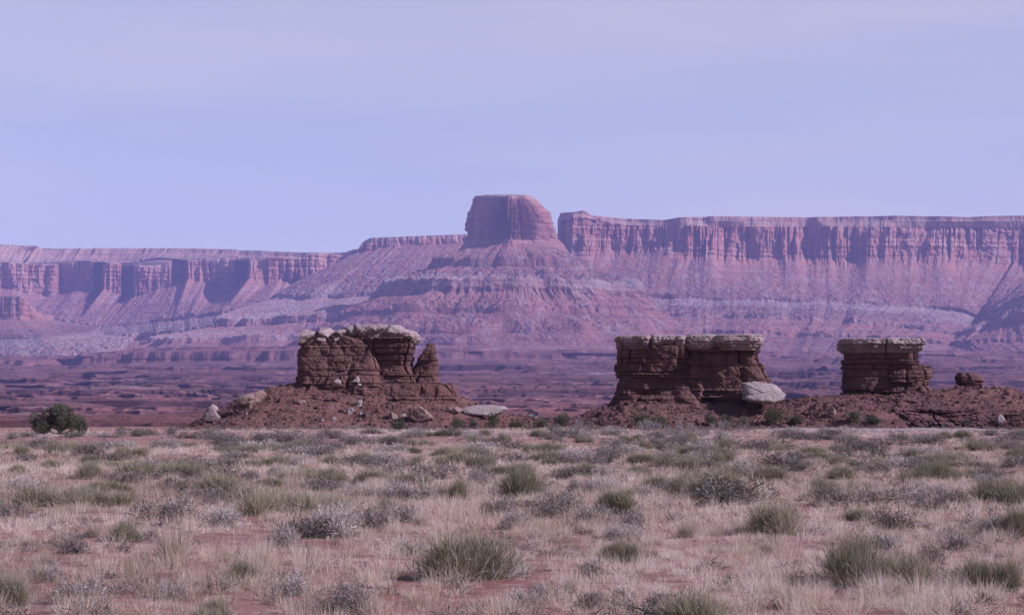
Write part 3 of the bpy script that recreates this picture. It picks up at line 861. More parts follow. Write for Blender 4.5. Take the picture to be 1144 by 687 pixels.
# --- left formation: two mudstone blocks, a row of cap blocks, one long cap slab and a spire
YB = 151.0
root = tag(empty('rock_formation', at(415, 442, YB)), 'largest dark red rock formation, broken pale cap and a separate spire on its right', 'rock formation', 'flat-topped rock formations on the plain')
me, loc = body_mesh('rock_column', YB + 0.2, [376, 381, 390, 404, 420, 430, 440], [338, 337, 336, 333, 334, 336, 333], [391, 407, 420, 424, 427, 430, 438], [3.4, 3.8, 4.6, 5.2, 5.8, 6.2, 6.6], 101, skew=-0.06, n=6.5)
part('rock_column', me, loc, M['mudstone'], root)
me, loc = body_mesh('rock_column', YB + .8, [378, 388, 398, 412, 425, 433, 442], [388, 392, 394, 396, 394, 392, 388], [463, 463, 462, 460, 465, 470, 476], [5.6, 5.6, 5.2, 5.0, 5.4, 6.0, 6.6], 105, skew=-0.22, n=6)
part('rock_column', me, loc, M['mudstone'], root)
me, loc = body_mesh('spire', YB + 0.6, [383.5, 385, 387, 390, 396, 404, 412, 418, 424, 434, 442], [475.5, 475, 474.5, 473, 469, 465, 462, 460, 457, 455, 452], [485.5, 486, 487.5, 489, 489.5, 491, 491, 490, 492, 494, 500], [1.1, 1.3, 1.5, 1.9, 2.2, 2.5, 2.8, 3.0, 3.4, 4.0, 4.8], 119, rough=0.15, beds=0.16, skew=-0.1, nth=300, n=4.0)
part('spire', me, loc, M['mudstone'], root)
me, loc = body_mesh('base_ledge', YB - 0.1, [428, 431, 437, 443, 449], [326, 318, 312, 309, 303], [500, 503, 506, 507, 512], [5.4, 6.0, 6.6, 7.2, 8.0], 113, rough=0.24, beds=0.30, n=5, nth=640, nz=70)
part('base_ledge', me, loc, M['mudstone'], root)
for (a, b, r0, r1, dy, dd, sd, kw) in [(334, 357, 369, 385.5, -0.9, 2.2, 33, dict(rough=.08)), (354, 375, 366, 379.5, -0.8, 2.0, 34, dict(rough=.08)), (371, 390, 366.5, 379, -0.6, 2.0, 35, dict(rough=.08)),
                                       (352, 364, 377, 382, -1.6, .8, 36, {}), (372, 379, 377, 382, -1.5, .6, 37, {})]:
    me, loc = slab_px(a, b, r0, r1, YB + dy, dd, sd, **kw)
    part('cap_rock', me, loc, M['cap'], root)

def cap(Y, rows, left, right, d, seed, root, **kw):
    o_ = dict(rough=.26, beds=.14, n=5.0, skew=-.10, nth=420, nz=80); o_.update(kw)
    me, loc = body_mesh('cap_rock', Y, rows, left, right, d, seed, **o_)
    part('cap_rock', me, loc, M['cap'], root)
cap(YB + .9, [363.2, 364.5, 368, 373, 377, 380], [396, 389, 385, 386, 389, 398], [440, 449, 452, 462, 464, 460], [2.5, 4.2, 4.8, 5.2, 5.0, 4.2], 531, root)
cap(YB + 1.0, [369, 371.5, 377, 381, 384], [440, 435, 434, 440, 450], [456, 462, 466.5, 467, 464], [3, 4.2, 4.8, 4.6, 3.4], 532, root)

# --- middle formation
root = tag(empty('rock_formation', at(770, 455, YB + 2)), 'wide dark rock formation with a three-piece pale cap, white boulder at its right foot', 'rock formation', 'flat-topped rock formations on the plain')
me, loc = body_mesh('rock_column', YB + 2.2, [386, 390, 400, 412, 425, 438, 447, 456], [692, 691, 690, 689, 689, 688, 686, 682], [766, 766, 766, 768, 771, 773, 776, 780], [7.2, 7.2, 7.0, 6.8, 7.0, 7.2, 7.6, 8.6], 121, n=5, skew=-0.16, nth=520, nz=220, rough=.20)
part('rock_column', me, loc, M['mudstone'], root)
me, loc = body_mesh('rock_column', YB + 1.7, [386, 390, 400, 412, 425, 438, 447, 456], [762, 762, 762, 760, 758, 757, 755, 752], [842, 843, 842, 845, 850, 848, 850, 862], [6.6, 6.6, 6.4, 6.2, 6.4, 6.8, 7.2, 8.2], 122, n=6, skew=-0.20, nth=520, nz=220, rough=.22)
part('rock_column', me, loc, M['mudstone'], root)
me, loc = body_mesh('side_ledge', YB + 0.9, [404, 408, 415, 421, 425, 432, 444], [790, 788, 786, 785, 784, 780, 770], [846, 850, 852, 856, 855, 851, 856], [3.6, 4.4, 4.6, 5.0, 4.8, 5.0, 6.2], 125, n=3.5, skew=-0.10, rough=.26, beds=.28)
part('side_ledge', me, loc, M['mudstone'], root)
cap(YB + 2, [375.8, 377.5, 383, 387, 391], [693, 691, 690.5, 691, 694], [760, 765, 765.5, 764, 761], [5.8, 7.2, 7.6, 7.4, 7.0], 541, root, n=4.5, skew=-.16)
cap(YB + 1.6, [374.3, 376.5, 383, 389, 392], [766, 761, 759, 761, 765], [793, 799, 798, 796, 790], [5.2, 6.4, 6.8, 6.6, 6], 542, root, skew=-.16)
cap(YB + 1.2, [374.8, 376.5, 383, 388, 392.5], [796, 794, 793, 795, 800], [847, 849, 849.5, 849, 845], [6, 7.4, 7.8, 7.6, 7], 543, root, n=4.5, skew=-.16)

# --- right formation
root = tag(empty('rock_formation', at(985, 442, YB + 4)), 'smallest of the capped dark rock formations, single pale cap slab, nearly square outline', 'rock formation', 'flat-topped rock formations on the plain')
me, loc = body_mesh('rock_column', YB + 4, [392, 396, 402, 408, 410, 416, 424, 426, 434, 441, 446], [944, 944, 944, 944, 942, 942, 943, 944, 943, 941, 936], [1020, 1021, 1021, 1021, 1027, 1032, 1031, 1028, 1028, 1034, 1042], 5.6, 131, n=4.2, skew=-0.14, nth=520, nz=220)
part('rock_column', me, loc, M['mudstone'], root)
me, loc = body_mesh('side_ledge', YB + 3.6, [407, 409, 414, 421, 424, 432, 438], [990, 988, 984, 982, 980, 980, 975], [1028, 1038, 1039.5, 1038, 1034, 1032, 1036], [3.0, 4.4, 5.0, 5.4, 5.2, 5.4, 6.0], 133, n=3.5, beds=.26)
part('side_ledge', me, loc, M['mudstone'], root)
cap(YB + 4, [378.6, 379.6, 385, 390, 395], [941, 940, 939.5, 941, 946], [1024, 1026, 1026.5, 1025, 1019], [5.2, 6.6, 7.0, 6.8, 6.2], 551, root, n=4.2, skew=-.14)
# --- little mushroom rock to its right
root = tag(empty('mushroom_rock', at(1083, 437, YB + 4)), 'small dark mushroom-shaped rock standing alone right of the square formation', 'rock formation')
me, loc = body_mesh('neck', YB + 4, [429, 433, 439], [1075, 1073, 1066], [1093, 1095, 1106], [1.5, 1.6, 2.2], 137, rough=.06, beds=.06, nth=160, nz=50)
part('neck', me, loc, M['mudstone'], root)
me, loc = body_mesh('head', YB + 4, [416.5, 418.5, 421, 425, 429, 431], [1071, 1070, 1068, 1069, 1070, 1074], [1086, 1091, 1096, 1098, 1096, 1092], [1.2, 1.8, 2.2, 2.3, 2.1, 1.6], 139, rough=.10, beds=.14, nth=200, nz=80)
part('head', me, loc, M['mudstone'], root)

me, loc = body_mesh('rock_outcrop', 151.0, [442.5, 445, 450, 456, 463, 470, 477], [955, 948, 944, 950, 958, 972, 985], [1150, 1158, 1162, 1168, 1170, 1170, 1172], [5, 7, 9.5, 12.6, 16, 19, 21], 191, n=5, rough=.75, beds=.40, nth=1100, nz=150)
tag(link('rock_outcrop', me, M['mudstone'], loc=loc), 'low dark broken ledges below the square formation and the mushroom rock', 'rock outcrop')

# ------------------------------------------------------------------ boulders, each its own
def boulder(px0, px1, r0, r1, Y, d, seed, mat, label, group=None, name='boulder', **kw):
    Y = slope_hit((px0 + px1) / 2, r1 - .12 * (r1 - r0)) or Y
    Y += .30 * d
    me, loc = slab_px(px0, px1, r0, r1, Y, d, seed, **kw)
    return tag(link(name, me, M[mat], loc=loc), label, 'boulder', group)
boulder(497, 518, 455, 464, 145, 1.3, 63, 'brown_rock', 'tan wedge boulder touching the left end of the long white slab', tilt=0.1)
boulder(456, 484, 455, 472.5, 143, 1.8, 64, 'brown_rock', 'squarish tan boulder alone on the slope below the spire', box=.4, planes=10)
boulder(433, 445, 460, 470, 143.5, .8, 65, 'brown_rock', 'small pointed tan boulder left of the squarish tan boulder')
boulder(262, 298, 441, 458, 151, 1.6, 67, 'brown_rock', 'long tan rock lying along the left hillside skyline', box=.3, tilt=0.42)
boulder(590, 602, 459, 468, 146, .7, 68, 'white_rock', 'small white wedge rock standing alone in the gap between the formations', tilt=-.5)
boulder(924, 934, 455, 466, 143, .7, 69, 'brown_rock', 'small grey-tan boulder on the slope left of the square formation')
boulder(1112, 1122, 463, 476, 139, .6, 70, 'white_rock', 'small white upright rock at the foot of the right-hand slope')
boulder(330, 342, 447, 453, 148, 1.0, 71, 'brown_rock', 'flat brown rock on the left hill just below the base ledge')
# pale fallen blocks on the left hill
pale = [(372, 381, 423, 431, 'largest round pale block on the slope at the left wall foot'), (387, 393, 428, 434, 'pale block just right of the round pale block'),
        (394, 402, 420, 427, 'pale block highest in the debris at the wall foot'), (398, 404, 428, 432, 'tiny pale block below the highest pale block at the wall foot'),
        (385, 396, 455, 464, 'widest pale block in the fallen pair low on the red slope'), (396, 405, 447, 456, 'tilted pale block above the fallen pair on the red slope'),
        (402, 409, 460, 467, 'pale block right of the fallen pair on the red slope'), (371, 376, 465, 471, 'small pale block near the foot of the red slope'),
        (358, 362, 467, 471, 'tiny pale block left of all others at the slope foot'), (446, 453, 462, 467, 'small pale block between the pointed and the squarish tan boulders')]
for i, (a, b, r0, r1, lb) in enumerate(pale):
    Yp = 145.5 if r0 < 440 else 143.8
    boulder(a, b, r0, r1, Yp, (b - a) / F * Yp * .8, 210 + i, 'white_rock', lb, 'fallen pale blocks on the left hill', sub=4, planes=8, rough=.09)

def outline_slab(poly, Y, d, seed, lean=0.0, rough=.06):
    """slab with a given front outline (photo columns and rows), d metres thick, edges worn round"""
    pl = np.array(poly, float)
    q = at(pl[:, 0], pl[:, 1], Y)
    c0 = np.array([q[:, 0].mean(), q[:, 2].min()])
    P2 = np.stack([q[:, 0], q[:, 2]], 1) - c0
    P2 = np.concatenate([P2, P2[:1]])
    L = np.concatenate([[0], np.cumsum(np.linalg.norm(np.diff(P2, axis=0), axis=1))])
    t = np.linspace(0, L[-1], 150, endpoint=False)
    O = np.stack([np.interp(t, L, P2[:, 0]), np.interp(t, L, P2[:, 1])], 1)
    cen = O.mean(0)
    yy = np.linspace(-1, 1, 40)
    sc = (1 - np.abs(yy) ** 5.0 + 1e-4) ** (1 / 3.0)
    V = np.zeros((40, 150, 3))
    V[..., 0] = cen[0] + (O[None, :, 0] - cen[0]) * sc[:, None]
    V[..., 2] = cen[1] + (O[None, :, 1] - cen[1]) * sc[:, None]
    V[..., 1] = yy[:, None] * d / 2 + lean * (V[..., 2] - cen[1])
    n_ = np.stack([V[..., 0] - cen[0], V[..., 1], V[..., 2] - cen[1]], -1)
    n_ /= np.linalg.norm(n_, axis=-1)[..., None] + 1e-6
    V += n_ * (rough * (fbm(V[..., 0] * 1.6, V[..., 1] * 1.6, V[..., 2] * 2.6, seed, 5, .6) + .6 * vnoise(np.floor(V[..., 2] * 4.5 + V[..., 0] * .4), V[..., 0] * .7, V[..., 1] * .7, seed + 2)))[..., None]
    return mesh_from('boulder', V, [grid_faces(40, 150, True)]), (float(c0[0]), Y, float(c0[1]))
def slab(poly, Y, d, seed, mat, label, **kw):
    pa = np.array(poly)
    Y = (slope_hit(pa[:, 0].mean(), pa[:, 1].max() - 1.0) or Y) + .25 * d
    me, loc = outline_slab(poly, Y, d, seed, **kw)
    return tag(link('boulder', me, M[mat], loc=loc), label, 'boulder')
slab([(829.5, 427.5), (846, 427), (866, 429.5), (871, 435), (877, 441), (869, 448), (858, 451.5), (846, 450), (836, 448.5), (830.5, 446)], 146.0, 2.9, 61, 'white_rock', 'big white slab boulder leaning against the right foot of the wide formation', lean=1.0, rough=.11)
slab([(226, 471), (228, 463), (233, 455.5), (238, 452.5), (242, 456), (245, 461), (247, 467), (246, 472)], 148.5, 1.3, 66, 'cap', 'pale upright boulder at the left tip of the left hill', rough=.12)
slab([(513, 457.5), (519, 455), (530, 453), (549, 452.3), (564, 454), (567.5, 456.5), (557, 462), (547, 465.5), (530, 464.5), (516, 463)], 142.6, 2.8, 62, 'white_rock', 'long flat white slab boulder right of the spire, green bush in front', lean=1.2, rough=.10)

def scatter_hill(which, n, x0, x1, y0, y1, smin, smax, seed, name, mat):
    """loose rubble too small and too many to count, one mesh"""
    r_ = np.random.default_rng(seed)
    v, f = ico(1)
    xs = r_.uniform(x0, x1, n); ys = r_.uniform(y0, y1, n)
    zs = np.maximum(hill_height(which, xs, ys), ground_z(xs, ys))
    s = smin * (smax / smin) ** (r_.uniform(0, 1, n) ** 2.2)
    V = v[None] * (s[:, None] * r_.uniform(.7, 1.3, (n, 3)))[:, None] * r_.uniform(.75, 1.2, (n, len(v), 1)) + np.stack([xs, ys, zs + s * .2], -1)[:, None]
    Fc = f[None] + (np.arange(n) * len(v))[:, None, None]
    o = link(name, mesh_from(name, V, [Fc.reshape(-1, 3)]), M[mat])
    tag(o, kind='stuff')
    return o
tag(scatter_hill(1, 4800, -25, 5, 138.5, 151, .03, .16, 5, 'rubble', 'mudstone'), 'loose brown rubble strewn over the left red hill', 'rubble')
tag(scatter_hill(2, 6500, 5, 44, 139, 152, .03, .17, 6, 'rubble', 'mudstone'), 'loose brown rubble strewn over the right red hill', 'rubble')
tag(scatter_hill(1, 130, -25, 5, 139, 150, .12, .36, 15, 'rubble', 'mudstone'), 'larger dark blocks fallen on the left red hill', 'rubble')
tag(scatter_hill(2, 220, 5, 44, 139, 151, .12, .40, 16, 'rubble', 'mudstone'), 'larger dark blocks fallen on the right red hill', 'rubble')
tag(scatter_hill(1, 90, -24, 3, 139, 150, .04, .14, 7, 'rubble', 'white_rock'), 'scattered white stone chips on the left red hill', 'rubble')

# --- pale slickrock pavement in front of the right formations
X, Y = np.meshgrid(np.linspace(-10, 10, 220), np.linspace(-6, 6, 90))
rr = np.sqrt((X / 9.6) ** 2 + (Y / 5.2) ** 2) + 0.5 * fbm(X / 3.5, Y / 2, 0, 91, 5)
Z = 0.30 * sstep(1.0, 0.6, rr) - 0.22 + 0.09 * fbm(X / 1.4, Y / 1.0, 0, 93, 5)
cx, cy = 25.8, 133.5
o = link('slickrock', mesh_from('slickrock', np.stack([X, Y, Z], -1), [grid_faces(90, 220, flip=True)], None, True), M['white_rock'], loc=(cx, cy, 0.02))
tag(o, kind='structure')

# ------------------------------------------------------------------ plants
def ribbons(base, tip, width, bend=None, twist=None, r_=rng):
    """thin two-segment blades; base, tip (n,3), width (n,) -> verts (n*5,3), quads, tris"""
    n = len(base)
    ax = tip - base
    rnd = r_.normal(size=(n, 3))
    side = np.cross(ax, rnd)
    side /= np.linalg.norm(side, axis=1)[:, None] + 1e-9
    mid = base + ax * 0.55
    if bend is not None: mid = mid + bend
    w = width[:, None] / 2
    V = np.stack([base - side * w, base + side * w, mid + side * w * .8, mid - side * w * .8, tip], 1)
    i = np.arange(n)[:, None] * 5
    return V.reshape(-1, 3), i + np.array([[0, 1, 2, 3]]), i + np.array([[3, 2, 4]])
def ribbon_mesh(name, sets):
    """sets: list of (base, tip, width, bend, tint)"""
    Vs, Q, T, A = [], [], [], []
    o = 0
    for base, tip, width, bend, tint in sets:
        v, q, t = ribbons(base, tip, width, bend)
        Vs.append(v); Q.append(q + o); T.append(t + o); A.append(np.repeat(tint, 5))
        o += len(v)
    return mesh_from(name, np.concatenate(Vs), [np.concatenate(Q), np.concatenate(T)], {'tint': np.concatenate(A)})

def mesh_green(seed, n=2800):
    """jointed green shrub: stiff stems fanning up and out of a broad crown; unit = 1 m wide, 0.5 m tall"""
    r_ = np.random.default_rng(seed)
    k = 7
    cx = r_.normal(0, .20, (k, 2)) * np.array([1, .8]); hh = r_.uniform(.24, .50, k)
    ci = r_.integers(0, k, n)
    b2 = cx[ci] + r_.normal(0, .055, (n, 2))
    base = np.concatenate([b2, np.zeros((n, 1))], 1)
    az = r_.uniform(0, 2 * math.pi, n)
    lean = np.abs(r_.normal(0, .60, n)).clip(0, 1.35)
    L = hh[ci] * r_.uniform(.55, 1.12, n) * (1 - .18 * lean)
    up = np.stack([np.cos(az) * np.sin(lean), np.sin(az) * np.sin(lean), np.cos(lean)], 1)
    tip = base + up * L[:, None]
    s1 = (base, tip, r_.uniform(.0026, .005, n), np.stack([np.zeros(n), np.zeros(n), .03 * lean], 1), r_.normal(.48, .26, n).clip(0, 1))
    # side sprigs
    m = n * 2
    j = r_.integers(0, n, m); f = r_.uniform(.3, .85, m)[:, None]
    b = base[j] * (1 - f) + tip[j] * f
    d = up[j] + r_.normal(0, .38, (m, 3)); d /= np.linalg.norm(d, axis=1)[:, None]
    t = b + d * r_.uniform(.06, .17, m)[:, None]
    t[:, 2] = np.maximum(t[:, 2], .01)
    s2 = (b, t, r_.uniform(.002, .004, m), None, r_.normal(.55, .2, m).clip(0, 1))
    return ribbon_mesh('green_shrub', [s1, s2])
def mesh_dead(seed, n=420, spread=.44):
    """tangle of dead grey twigs round the foot of a shrub"""
    r_ = np.random.default_rng(seed)
    az = r_.uniform(0, 2 * math.pi, n); q = spread * np.sqrt(r_.uniform(0.05, 1, n))
    base = np.stack([np.cos(az) * q, np.sin(az) * q, r_.uniform(0, .06, n)], 1)
    d = np.stack([np.cos(az), np.sin(az), np.full(n, .8)], 1) + r_.normal(0, .6, (n, 3)); d[:, 2] = np.abs(d[:, 2])
    d /= np.linalg.norm(d, axis=1)[:, None]
    return ribbon_mesh('dead_twig', [(base, base + d * r_.uniform(.05, .17, n)[:, None], r_.uniform(.003, .0055, n), None, r_.normal(.5, .22, n).clip(0, 1))])
def mesh_sage(seed, n=1500, h=.44, fine=1.0, lump=5):
    """rounded twiggy shrub: woody stems, crown of short grey twigs with small leaves"""
    r_ = np.random.default_rng(seed)
    c = np.concatenate([r_.normal(0, .20, (lump, 2)), np.zeros((lump, 1))], 1)
    rad = r_.uniform(.20, .32, lump)
    ci = r_.integers(0, lump, n)
    d = r_.normal(size=(n, 3)); d[:, 2] = np.abs(d[:, 2]) * 1.0 + .05
    d /= np.linalg.norm(d, axis=1)[:, None]
    q = r_.uniform(.35, 1.0, n) ** .6
    pos = c[ci] + d * (rad[ci] * q)[:, None] * np.array([1, 1, h / .3])
    dd = d + r_.normal(0, .55, (n, 3)); dd /= np.linalg.norm(dd, axis=1)[:, None]
    L = r_.uniform(.035, .11, n) * fine
    t = pos + dd * L[:, None]
    lift = np.minimum(0, np.minimum(pos[:, 2], t[:, 2]))
    pos[:, 2] -= lift; t[:, 2] -= lift
    s1 = (pos, t, r_.uniform(.006, .014, n), None, (r_.normal(.42, .22, n) + .25 * (q - .8)).clip(0, 1))
    k = 90
    a = r_.integers(0, n, k)
    b0 = c[r_.integers(0, lump, k)] * .6 + r_.normal(0, .02, (k, 3)) * np.array([1, 1, 0])
    s2 = (b0, pos[a], np.full(k, .014), r_.normal(0, .03, (k, 3)), r_.normal(.15, .1, k).clip(0, 1))
    return ribbon_mesh('sage_shrub', [s1, s2])
def mesh_tuft(seed, n=1000, h=.45, spread=.14, leanmax=.55):
    r_ = np.random.default_rng(seed)
    az = r_.uniform(0, 2 * math.pi, n)
    q = spread * np.sqrt(r_.uniform(0, 1, n))
    base = np.stack([np.cos(az) * q, np.sin(az) * q, np.zeros(n)], 1)
    lean = np.abs(r_.normal(0, leanmax, n)).clip(0, 1.35)
    az2 = az + r_.normal(0, .6, n)
    L = h * r_.uniform(.45, 1.1, n)
    up = np.stack([np.cos(az2) * np.sin(lean), np.sin(az2) * np.sin(lean), np.cos(lean)], 1)
    tip = base + up * L[:, None]
    bend = np.stack([np.zeros(n), np.zeros(n), .10 * L * np.sin(lean)], 1)
    return ribbon_mesh('grass_tuft', [(base, tip, r_.uniform(.003, .006, n), bend, r_.normal(.6, .22, n).clip(0, 1))])
def mesh_bare(seed, n0=9, h=.9):
    """leafless branching shrub"""
    r_ = np.random.default_rng(seed)
    sets = []
    base = np.concatenate([r_.normal(0, .06, (n0, 2)), np.zeros((n0, 1))], 1)
    az = r_.uniform(0, 2 * math.pi, n0); lean = r_.uniform(.1, .8, n0)
    d = np.stack([np.cos(az) * np.sin(lean), np.sin(az) * np.sin(lean), np.cos(lean)], 1)
    L = np.full(n0, h * .5); w = .026
    for lev in range(5):
        tip = base + d * (L * r_.uniform(.7, 1.2, len(L)))[:, None]
        sets.append((base, tip, np.full(len(L), w), r_.normal(0, .02, (len(L), 3)), r_.normal(.5, .2, len(L)).clip(0, 1)))
        k = 3
        f = r_.uniform(.45, .98, (len(L), k, 1))
        nb = base[:, None] * (1 - f) + tip[:, None] * f
        nd = d[:, None] + r_.normal(0, .42, (len(L), k, 3)); nd[..., 2] += .12
        nd /= np.linalg.norm(nd, axis=-1)[..., None]
        base, d = nb.reshape(-1, 3), nd.reshape(-1, 3)
        L = np.full(len(base), L[0] * .62); w *= .68
    return ribbon_mesh('bare_shrub', sets)
def clump_cloud(seed, centers, rads, per, leaf=.05):
    r_ = np.random.default_rng(seed)
    P, D, T = [], [], []
    for c, q in zip(centers, rads):
        n = int(per * (q / .3) ** 2)
        d = r_.normal(size=(n, 3)); d /= np.linalg.norm(d, axis=1)[:, None]
        p = c + d * (q * r_.uniform(.45, 1.05, n) ** .5)[:, None] * (1 + .25 * vnoise(d[:, 0] * 3 + c[0] * 9, d[:, 1] * 3, d[:, 2] * 3, seed)[:, None])
        P.append(p); D.append(d + r_.normal(0, .6, (n, 3)) + np.array([0, 0, .35])); T.append(r_.normal(.45 + r_.normal(0, .16), .16, n).clip(0, 1))
    P, D, T = np.concatenate(P), np.concatenate(D), np.concatenate(T)
    D /= np.linalg.norm(D, axis=1)[:, None]
    P[:, 2] = np.maximum(P[:, 2], 0.02)
    n = len(P)
    return P, P + D * r_.uniform(leaf * .8, leaf * 2.0, n)[:, None], r_.uniform(leaf * .5, leaf, n), None, T
def tube_mesh(name, paths, sides=7):
    V, Q = [], []; o = 0; A = []
    for pts, r0, r1 in paths:
        pts = np.asarray(pts, float); n = len(pts)
        for i in range(n):
            t = pts[min(i + 1, n - 1)] - pts[max(i - 1, 0)]; t /= np.linalg.norm(t) + 1e-9
            a = np.cross(t, [0.31, .9, .2]); a /= np.linalg.norm(a); b = np.cross(t, a)
            r = r0 + (r1 - r0) * i / (n - 1)
            an = np.linspace(0, 2 * math.pi, sides, endpoint=False)
            V.append(pts[i] + r * (np.cos(an)[:, None] * a + np.sin(an)[:, None] * b))
        Q.append(grid_faces(n, sides, True) + o); o += n * sides
    V = np.concatenate(V)
    return mesh_from(name, V, [np.concatenate(Q)], {'tint': np.full(len(V), .5)}, True)
def mesh_bush(seed, n=12, per=520, leaf=.032):
    """leafy green bush, 1 m wide"""
    r_ = np.random.default_rng(seed)
    az = r_.uniform(0, 6.28, n); q = r_.uniform(.0, .36, n)
    rad = r_.uniform(.13, .24, n)
    cen = np.stack([np.cos(az) * q, np.sin(az) * q, rad * .6 + r_.uniform(.05, .48, n) * (1 - q)], 1)
    return ribbon_mesh('leafy_bush', [clump_cloud(seed, cen, rad, per, leaf)])

# --- juniper at the left
Yj = 112.0
jl = at(67, 482, Yj)
jl[2] = float(ground_z(jl[0], jl[1])) - .02
jt = tag(empty('juniper_tree', jl), 'dark green spreading juniper tree alone at the far left of the plain', 'tree')
r_ = np.random.default_rng(77)
cen, rad, paths = [], [], []
trunk = [(0, 0, 0), (.05, 0, .28), (-.03, .02, .55), (.04, 0, .85)]
paths.append((trunk, .15, .07))
for i in range(26):
    a = r_.uniform(0, 6.28); q = 1.48 * math.sqrt(r_.uniform(.02, 1)); 
    zt = r_.uniform(.30, 1.0) if q > .95 else r_.uniform(.45, 1.52)
    c = np.array([math.cos(a) * q, math.sin(a) * q * .8, zt])
    cen.append(c); rad.append(r_.uniform(.22, .40))
    st = np.array(trunk[r_.integers(0, 3)], float)
    mid = (st + c) / 2 + np.array([0, 0, -.08])
    paths.append(([st, mid, c], .055, .018))
for c in ((-1.35, .1, .42), (1.32, -.1, .48), (-1.1, -.3, .25), (1.2, .3, .3), (.15, 0, 1.52), (.35, .1, 1.42), (-.35, 0, 1.35), (-.75, 0, 1.2)):
    cen.append(np.array(c)); rad.append(.30)
link('crown', ribbon_mesh('crown', [clump_cloud(79, cen, rad, 430, .055)]), M['leaf'], jt)
link('trunk', tube_mesh('trunk', paths), M['bark'], jt)

# --- shrub prototypes
PRO = {'G': [mesh_green(300 + i) for i in range(5)], 'S': [mesh_sage(320 + i) for i in range(5)],
       'P': [mesh_sage(340 + i, 1800, .46, 1.5, 4) for i in range(3)], 'T': [mesh_tuft(360 + i) for i in range(4)],
       'B': [mesh_bush(380 + i) for i in range(4)], 'W': [mesh_bare(400 + i) for i in range(3)]}
DEAD = [mesh_dead(420 + i) for i in range(3)]
KIND = {'G': ('ephedra_shrub', 'shrub', 'green', 'green stiff-stemmed shrub', 'green shrubs on the plain', 1.0, .50),
        'S': ('sage_shrub', 'shrub', 'sage', 'dark grey twiggy shrub', 'grey shrubs on the plain', 1.0, .46),
        'P': ('pale_shrub', 'shrub', 'pale_shrub', 'pale grey feathery shrub', 'pale shrubs on the plain', 1.0, .48),
        'T': ('grass_tuft', 'grass tuft', 'tuft', 'tall straw-coloured grass tuft', 'tall grass tufts on the plain', .75, .45),
        'B': ('leafy_bush', 'bush', 'leaf', 'leafy green bush', 'leafy bushes at the foot of the hills', 1.0, .72),
        'W': ('bare_shrub', 'shrub', 'twig', 'leafless grey branching shrub', 'bare shrubs at the foot of the hills', 1.1, 1.15)}
plants = []           # (kind, px, base row, width px, height px, own label)
def P(k, px, row, w, h, label=None): plants.append((k, px, row, w, h, label))
# foreground and middle, as they stand in the photograph
P('G', 525, 650, 132, 60, 'largest green stiff-stemmed shrub, front and centre among pale grass')
P('G', 945, 654, 118, 60, 'big rounded green shrub in the right foreground')
P('G', 1103, 656, 64, 42, 'green shrub right of the big rounded green shrub, near the frame edge')
P('G', 790, 694, 112, 46, 'broad green shrub cut by the bottom edge right of centre')
P('S', 744, 686, 62, 36, 'dark grey shrub at the bottom edge touching the broad green shrub')
P('G', 10, 677, 74, 44, 'green shrub cut by the left edge in the foreground')
P('G', 228, 694, 58, 30, 'small green shrub cut by the bottom edge left of centre')
P('T', 193, 632, 62, 46, 'tall fan of straw-coloured grass, largest tuft in the left foreground')
P('G', 885, 597, 84, 38, 'olive green shrub behind the big rounded one in the right foreground')
P('G', 693, 628, 56, 30, 'small neat green shrub midway between the two largest green shrubs')
P('G', 692, 577, 56, 30, 'spiky green shrub with a dark grey shrub at its foot')
P('S', 698, 590, 46, 17, 'low dark grey shrub at the foot of the spiky green shrub')
P('G', 327, 578, 86, 32, 'wide green shrub left of centre with grey shrub below')
P('S', 318, 606, 62, 28, 'dark grey twiggy shrub just below the wide green shrub')
P('P', 380, 604, 58, 38, 'pale wispy grey shrub right of the dark twiggy one')
P('G', 250, 553, 94, 28, 'long low green shrub in the left middle distance')
P('S', 197, 553, 36, 17, 'small grey shrub at the left end of the long low green shrub')
P('G', 88, 567, 78, 26, 'low dark green shrub in the left middle distance, second from the edge')
P('S', 170, 583, 66, 24, 'dark grey-green shrub above the tall straw fan')
P('G', 140, 603, 58, 22, 'green shrub in front of the dark grey-green shrub, left side')
P('G', 585, 554, 76, 36, 'loose olive green shrub right of centre in the middle distance')
P('G', 510, 561, 36, 26, 'compact upright green shrub near the middle of the plain')
P('P', 462, 563, 46, 27, 'whitish feathery shrub left of the compact upright green shrub')
P('S', 553, 575, 34, 22, 'round grey shrub below and right of the compact upright green shrub')
P('G', 431, 572, 32, 16, 'small dark green shrub at the foot of the whitish feathery shrub')
P('S', 822, 567, 100, 30, 'widest dark grey shrub, right of centre in the middle distance')
P('G', 812, 560, 66, 34, 'green shrub rising behind the widest dark grey shrub')
P('S', 772, 553, 52, 20, 'grey shrub at the left end of the widest dark grey shrub')
P('G', 730, 549, 46, 20, 'spiky dark green shrub right of the loose olive shrub')
P('S', 958, 571, 54, 24, 'purple-grey twiggy shrub behind the olive green shrub, right side')
P('S', 1000, 591, 46, 22, 'brown-grey open shrub right of the purple-grey one')
P('G', 967, 584, 36, 14, 'tiny green shrub between two grey shrubs on the right')
P('G', 1125, 567, 72, 27, 'dark green shrub at the right edge in the middle distance')
P('G', 1127, 602, 58, 32, 'green shrub at the right edge with pale shrub on its left')
P('P', 1095, 600, 42, 24, 'pale grey shrub left of the right-edge green shrub')
P('S', 1043, 629, 34, 22, 'small dark shrub standing alone on bare red soil, right foreground')
P('P', 1068, 614, 42, 20, 'pale twiggy shrub just above the small dark lone shrub')
P('S', 400, 680, 74, 28, 'grey shrub in the foreground left of the largest green shrub')
P('G', 256, 654, 62, 28, 'sparse green shrub in the left foreground')
P('S', 45, 640, 32, 13, 'small grey shrub above the left-edge green shrub')
P('G', 1038, 538, 58, 25, 'dark green shrub in the right middle distance, largest of its row')
